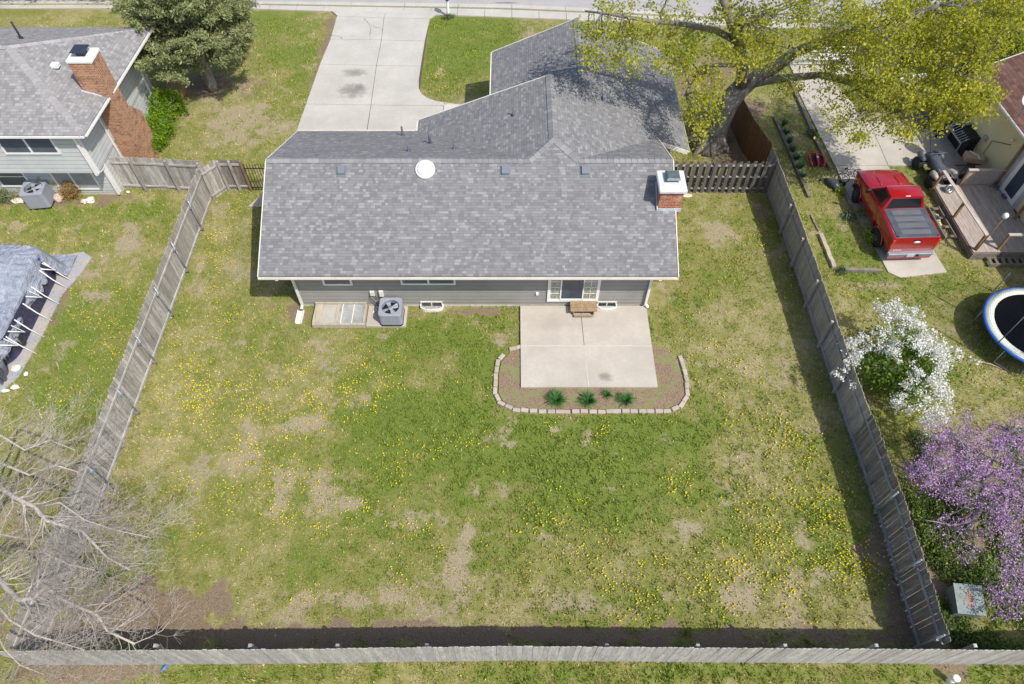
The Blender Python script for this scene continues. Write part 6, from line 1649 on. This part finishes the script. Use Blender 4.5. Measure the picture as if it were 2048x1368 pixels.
for s in (-1, 1): mb = MB(); mb.lathe([(.13, -.03), (.13, .03), (0, .03)], 16, M=Matrix.Translation((s*.27, .28, .13)) @ Matrix.Rotation(PI/2, 4, 'Y')); mb.build('wheel', TIRE, bn)
mb = MB(); mb.lathe([(.10, -.02), (.11, .0), (.1, .04), (0, .04)], 14, (19.85, 26.6, .02)); o = mb.build('rubber_cap', BLACK); tag(o, 'small black rubber disc on the concrete in front of the wheelie bin', 'disc')
bn2 = thing('wheelie_bin', 'dark wheelie bin half hidden under the leaves left of the blue lidded bin', 'bin', (19.25, 27.35, 0), .1)
mb = MB(); mb.add([(-.2, -.22, .05), (.2, -.22, .05), (.2, .2, .05), (-.2, .2, .05), (-.26, -.3, .85), (.26, -.3, .85), (.26, .27, .85), (-.26, .27, .85)], [(0, 1, 5, 4), (1, 2, 6, 5), (2, 3, 7, 6), (3, 0, 4, 7), (3, 2, 1, 0)]); mb.build('body', DKMETAL, bn2)
mb = MB(); mb.box(-.29, .29, -.33, .3, .85, .92, ch=.02); mb.build('lid', BLACK, bn2)
# metal rack / cage leaning at the wall
cg = thing('metal_rack', 'grey slatted metal rack beside a black screen against the yellow wall', 'rack', (20.35, 26.0, 0), .1)
mb = MB()
mb.bar((-.35, .55, .75), (-.35, -.75, .75), .05); mb.bar((.0, .55, .95), (.0, -.75, .95), .05)
for k in range(9): mb.bar((-.35, .5-k*.15, .76), (.0, .5-k*.15, .95), .03)
for x, y in ((-.35, .55), (-.35, -.75), (0, .55), (0, -.75)): mb.bar((x, y, 0), (x, y, .76 if x < 0 else .95), .04)
mb.build('frame', GALV, cg)
mb = MB(); mb.bar((.22, .5, .55), (.22, -.8, .55), .5, .95); mb.build('black_box', BLACK, cg)
mb = MB(); mb.box(-.02, .46, .1, .5, 1.04, 1.06); mb.build('grey_panel', plain('panel_grey', (.25, .27, .29), .5), cg)
mb = MB(); mb.tube([(-.2, .75, .5), (-.1, .9, .75), (.2, .85, .95), (.4, .7, 1.0)], [.18, .22, .22, .15], 10); o = mb.build('garbage_bag', plain('bag_black', (.03, .03, .035), .3, .2, 8)); o.location = (20.3, 26.1, 0); tag(o, 'black rubbish bag between the blue lidded bin and the metal rack', 'bag')
# cardboard box on a stand
ts = thing('folding_stand', 'dark folding stand under the cardboard box near the yellow wall', 'stand', (20.35, 24.35, 0))
mb = MB()
for a, b in (((-.4, -.3, 0), (.3, .3, .55)), ((-.4, .3, 0), (.3, -.3, .55)), ((.4, -.3, 0), (-.3, .3, .55)), ((-.45, -.6, .02), (.1, .1, .5)), ((.2, -1.0, .02), (.1, .1, .5))): mb.bar(a, b, .035)
mb.box(-.3, .3, -.25, .25, .53, .57); mb.build('frame', plain('rust_dark', (.12, .09, .075), .7), ts)
bx = thing('cardboard_box', 'tan cardboard box with a white strap standing on the folding stand', 'box', (20.35, 24.35, .575), -.25)
mb = MB(); mb.box(-.38, .38, -.24, .24, 0, .24, ch=.008); mb.build('box', plain('cardboard', (.46, .32, .20), .85, .1, 4), bx)
mb = MB(); mb.tube([(-.2, .26, .25), (-.05, .1, .255), (.1, .0, .255), (.15, -.25, .255)], .02, 6); mb.build('strap', WHITE, bx)
mb = MB(); mb.tube([(-.3, .05, .09), (-.05, .0, .12), (.2, -.05, .1), (.3, -.08, .05)], [.07, .15, .12, .04], 10); o = mb.build('black_bag', BLACK); o.location = (20.1, 23.75, .03); tag(o, 'small black bag on the concrete below the cardboard box', 'bag')
mb = MB(); mb.tube([(20.75, 23.4, .1), (20.4, 24.2, .35)], .03, 6); o = mb.build('wooden_pole', W_TIMB); tag(o, 'dark pole leaning between the cardboard box and the yellow wall', 'pole')
mb = MB(); mb.box(-.12, .12, -.25, .25, 0, .42, ch=.03); mb.tube([(0, .2, .42), (0, .3, .7)], .02, 6); o = mb.build('garden_grill', BLACK); o.location = (21.2, 21.2, .0); o.name = 'dark_bin'; tag(o, 'small black container against the yellow wall behind the deck', 'container')
hs_ = MB()
for q in range(4):
    hs_.tube([(21.05+.16*math.cos(a)*(1-.08*q), 22.2+.16*math.sin(a)*(1-.08*q), .42+.02*q) for a in [2*PI*k/16 for k in range(17)]], .015, 5, cap=False)
tag(hs_.build('garden_hose', plain('hose_blue', (.05, .09, .22), .5)), 'coiled dark blue garden hose on the deck beside the yellow wall', 'hose')
bushy('weed', 'thin green vine climbing at the foot of the yellow wall by the deck post', 'vine', (20.95, 22.9, .0), .2, .35, .25, .2, 20, 12, .06, LILY, 29, spread=.08)

# red car part and black plastic on the grass strip
gl = thing('car_grille', 'red framed car grille lying on the grass left of the neighbouring drive', 'car part', tuple(at(1632, 322)), -.1)
GR = plain('red_plastic', (.50, .012, .018), .25, .05, 3, coat=.5)
mb = MB(); ol = [(-.26, -.34), (-.22, .30), (-.14, .42), (.14, .42), (.24, .28), (.28, -.3), (.2, -.42), (-.18, -.42)]
mb.prism([(x*.86, y*.86) for x, y in ol], .02, .06); mb.build('mesh', BLACK, gl)
for x, bend in ((-.27, -.04), (.02, .0), (.29, .03)):
    mb = MB(); mb.tube([(x-bend, -.42, .06), (x+bend, -.2, .13), (x+bend*1.3, .0, .15), (x+bend, .22, .13), (x-bend*1.5, .42, .06)], [.035, .055, .06, .055, .035], 8); mb.build('bar', GR, gl)
mb = MB(); mb.tube([(-.27, .40, .06), (0, .45, .08), (.27, .38, .06)], .04, 8); mb.build('bar', GR, gl)
mb = MB(); mb.box(-.03, .07, -.02, .12, .14, .21, ch=.02); mb.build('badge', MATS['emblem_silver'], gl)
bp_ = thing('plastic_part', 'black moulded plastic car part lying on the grass left of the truck', 'car part', tuple(at(1662, 370)), -.5)
mb = MB(); mb.tube([(-.35, .18, .06), (-.1, .05, .12), (.15, -.08, .14), (.35, -.22, .08)], [.05, .17, .19, .12], 8); mb.box(-.5, -.1, .05, .2, .02, .05); mb.build('shell', plain('plastic_bluegrey', (.06, .07, .095), .35, .3, 6), bp_)
mb = MB(); mb.lathe([(.15, 0), (.16, .05), (.10, .1), (.0, .1)], 16, (0, 0, 0)); o = mb.build('small_wheel', RUBBER); o.location = at(1684, 368); tag(o, 'small dark round part on the timber kerb right of the black plastic part', 'wheel')
# bicycle lying down
bk = thing('bicycle', 'dark bicycle lying on the drive in front of the red truck', 'bicycle', tuple(at(1700, 356)), .1)
for x, y in ((-.34, -.05), (.42, .1)):
    mb = MB(); mb.tube([(x+.25*math.cos(a), y+.22*math.sin(a), .10+.08*math.sin(a)) for a in [2*PI*k/24 for k in range(25)]], .02, 6, cap=False); w_ = mb.build('wheel', RUBBER, bk)
    mb = MB()
    for a in [PI*k/5 for k in range(5)]: mb.tube([(x+.25*math.cos(a), y+.22*math.sin(a), .10+.08*math.sin(a)), (x-.25*math.cos(a), y-.22*math.sin(a), .10-.08*math.sin(a))], .003, 3)
    mb.build('spokes', GALV, w_)
mb = MB()
for a, b in (((-.34, -.05, .1), (-.08, .02, .14)), ((-.08, .02, .14), (.28, .22, .2)), ((-.08, .02, .14), (-.12, .28, .24)), ((-.12, .28, .24), (.28, .26, .22)), ((.28, .22, .2), (.42, .1, .1)), ((-.34, -.05, .1), (-.12, .28, .24))): mb.tube([a, b], .016, 6)
mb.build('frame', DKMETAL, bk)
mb = MB(); mb.tube([(.1, .42, .3), (.26, .36, .28), (.4, .45, .34)], .012, 6); mb.build('handlebar', GALV, bk)
mb = MB(); mb.tube([(-.2, .32, .26), (-.06, .34, .27)], [.05, .02], 8); mb.build('saddle', BLACK, bk)

# white tube gate under the maple, dark car beyond
gt = thing('tube_gate', 'low gate of white horizontal tubes across the drive behind the maple', 'gate', (14.35, 32.2, 0))
for z in (.15, .38, .6, .82, 1.04): mb = MB(); mb.tube([(0, 0, z), (2.9, .05, z)], .03, 8); mb.build('tube', METALW, gt)
for x in (0, 1.45, 2.9): mb = MB(); mb.tube([(x, .02, 0), (x, .02, 1.1)], .03, 8); mb.build('post', METALW, gt)
cn_ = thing('canoe', 'pale upturned boat hull showing between the maple leaves', 'boat', tuple(at(1805, 162)), .35)
mb = MB(); loft(mb, [(-1.2, [(.03, .2), (.02, .3), (.001, .32)]), (-.7, [(.25, .0), (.2, .28), (.001, .36)]), (0, [(.36, .0), (.28, .3), (.001, .4)]), (.7, [(.25, .0), (.2, .28), (.001, .36)]), (1.2, [(.03, .2), (.02, .3), (.001, .32)])])
o = mb.build('hull', plain('hull_pale', (.62, .66, .70), .4, .1, 4), cn_); o.rotation_euler = (0, 0, PI/2-.2)

# ================================================================== TRAMPOLINE
tp_ = thing('trampoline', 'round trampoline with black mat, white and blue padded rim and net poles', 'trampoline', (19.05, 14.95, 0))
R_ = 1.86
def annulus(mb, r0, r1, z, th, n=64):
    vs = []
    for r, zz in ((r0, z), (r1, z-.02), (r1, z-.02-th), (r0, z-th)):
        for k in range(n): a = 2*PI*k/n; vs.append((r*math.cos(a), r*math.sin(a), zz))
    mb.add(vs, [(i*n+k, i*n+(k+1) % n, ((i+1) % 4)*n+(k+1) % n, ((i+1) % 4)*n+k) for i in range(4) for k in range(n)], None, .5, True)
mb = MB(); mb.lathe([(0, .845), (R_-.33, .85)], 64); mb.build('mat', plain('mat_black', (.028, .03, .04), .7, .15, 3), tp_)
mb = MB(); annulus(mb, R_-.34, R_-.05, .90, .04); mb.build('padding', plain('pad_white', (.60, .64, .56), .5, .06, 3), tp_)
mb = MB(); annulus(mb, R_-.055, R_+.02, .89, .07); mb.build('blue_rim', plain('pad_blue', (.03, .11, .42), .5, .1, 3), tp_)
for k in range(4):
    a = k*PI/2+.55; mb = MB(); c, s = math.cos(a), math.sin(a); c2, s2 = math.cos(a+.5), math.sin(a+.5)
    mb.tube([(c*R_*.97, s*R_*.97, .84), (c*R_*.97, s*R_*.97, .03), (c2*R_*.97, s2*R_*.97, .03), (c2*R_*.97, s2*R_*.97, .84)], .022, 8); mb.build('leg', GALV, tp_)
for k in range(6):
    a = k*PI/3+.38; c, s = math.cos(a), math.sin(a); mb = MB(); mb.tube([(c*(R_+.06), s*(R_+.06), .1), (c*(R_+.06), s*(R_+.06), 2.5)], .02, 8); mb.build('net_pole', DKMETAL, tp_)
nt = MB()
for k in range(90):
    a = 2*PI*k/90; c, s = math.cos(a), math.sin(a); nt.tube([(c*R_*.93, s*R_*.93, .9), (c*R_*.96, s*R_*.96, 2.45)], .0022, 3, cap=False)
for z in np.arange(1.0, 2.5, .12): nt.tube([(R_*.95*math.cos(2*PI*k/48), R_*.95*math.sin(2*PI*k/48), z) for k in range(49)], .0022, 3, cap=False)
nt.build('safety_net', BLACK, tp_)

# ================================================================== SMALL THINGS NEAR THE BACK FENCE
ub = thing('utility_box', 'grey green utility box with a rusty stain on its sloping lid in the undergrowth', 'utility box', (13.18, 5.5, 0), -.1)
ub.scale = (.92, .95, .72)
TB = NT('utility_lid'); tn_ = TB.noise(TB.coord(), 3.5, 5, .7); tcx = TB.n('ShaderNodeSeparateXYZ'); TB.l(TB.coord(), tcx.inputs[0])
rd = TB.math('SQRT', TB.math('ADD', TB.math('POWER', TB.math('MULTIPLY', tcx.outputs[0], 6.5), 2.0), TB.math('POWER', TB.math('MULTIPLY', tcx.outputs[1], 3.2), 2.0)))
rd = TB.math('ADD', rd, TB.math('MULTIPLY', TB.math('SUBTRACT', tn_, .5), 2.2))
UBM = TB.finish(TB.mix(TB.ramp(rd, [(.35, .8), (.9, 0.0)]), TB.ramp(tn_, [(.35, (.17, .22, .21)), (.65, (.27, .31, .30))]), (.36, .17, .11)), .7)
mb = MB(); mb.add([(-.38, -.38, 0), (.38, -.38, 0), (.38, .38, 0), (-.38, .38, 0), (-.40, -.40, .62), (.40, -.40, .62), (.42, .40, .80), (-.40, .40, .80)], [(0, 1, 5, 4), (1, 2, 6, 5), (2, 3, 7, 6), (3, 0, 4, 7), (4, 5, 6, 7)]); mb.build('cabinet', plain('utility_body', (.15, .21, .22), .6, .2, 3), ub)
mb = MB(); mb.add([(-.43, -.44, .62), (.43, -.44, .62), (.44, .42, .82), (-.43, .42, .82), (-.43, -.44, .66), (.43, -.44, .66), (.44, .42, .86), (-.43, .42, .86)], [(4, 5, 6, 7), (0, 1, 5, 4), (1, 2, 6, 5), (2, 3, 7, 6), (3, 0, 4, 7)]); mb.build('lid', UBM, ub)
pp = thing('white_pipe', 'capped white plastic pipe standing in the grass outside the back fence', 'pipe', tuple(at(1897, 1362, 0)))
mb = MB(); mb.lathe([(.085, -.05), (.085, .38), (0, .38)], 24); mb.build('pipe', METALW, pp)
mb = MB(); mb.lathe([(.10, .36), (.10, .44), (.085, .455), (0, .46)], 24); mb.build('cap', plain('pvc_white', (.82, .84, .80), .4, .04, 3), pp)
bo = thing('plastic_bottle', 'small blue plastic bottle with a white cap lying outside the back fence', 'bottle', tuple(at(330, 1334, .03)), 1.0)
Mx = Matrix.Rotation(PI/2, 4, 'Y')
mb = MB(); mb.lathe([(.0, -.12), (.045, -.12), (.05, -.05), (.045, .04), (.02, .09), (.015, .11)], 14, M=Mx); mb.build('body', plain('bottle_blue', (.07, .16, .48), .2, .2, 9), bo)
mb = MB(); mb.lathe([(.02, .10), (.02, .14), (0, .14)], 12, M=Mx); mb.build('cap', WHITE, bo)
# post by the road: white with a dark blue upper half
wp_ = thing('sign_post', 'white post with a dark blue top beside the driveway mouth at the road', 'post', tuple(at(897, 34)))
mb = MB(); mb.lathe([(.10, 0), (.085, .05), (.075, .9), (.07, 1.0)], 14); mb.build('post', METALW, wp_)
mb = MB(); mb.box(-.10, .10, -.14, .14, 1.0, 1.45, ch=.02); mb.build('box', plain('navy_box', (.015, .02, .09), .4), wp_)
bushy('weed', 'dark green tuft round the foot of the white post at the road', 'grass tuft', tuple(at(897, 36)), .4, .16, .1, .0, 22, 14, .06, GG, 30, spread=.07)
# pieces of dead branch on the lawn
for i, (u, v, a, L, lb) in enumerate([(114, 730, -.9, .5, 'dead stick on the grass between the pool sheet and the left fence'), (1980, 731, -.4, .8, 'thin pale stick on the grass below the trampoline')]):
    mb = MB(); mb.tube([(-L/2, 0, .02), (0, .04, .04), (L/2, 0, .02)], [.03, .025, .01], 6); o = mb.build('stick', W_PALE); o.location = at(u, v); o.rotation_euler = (0, 0, a); tag(o, lb, 'stick')
# pale stones by the slatted fence
rock('rock', 'flat pale stone at the foot of the slatted fence by the red chimney', at(1372, 391), (.3, .12, .03), RK, seed=31)
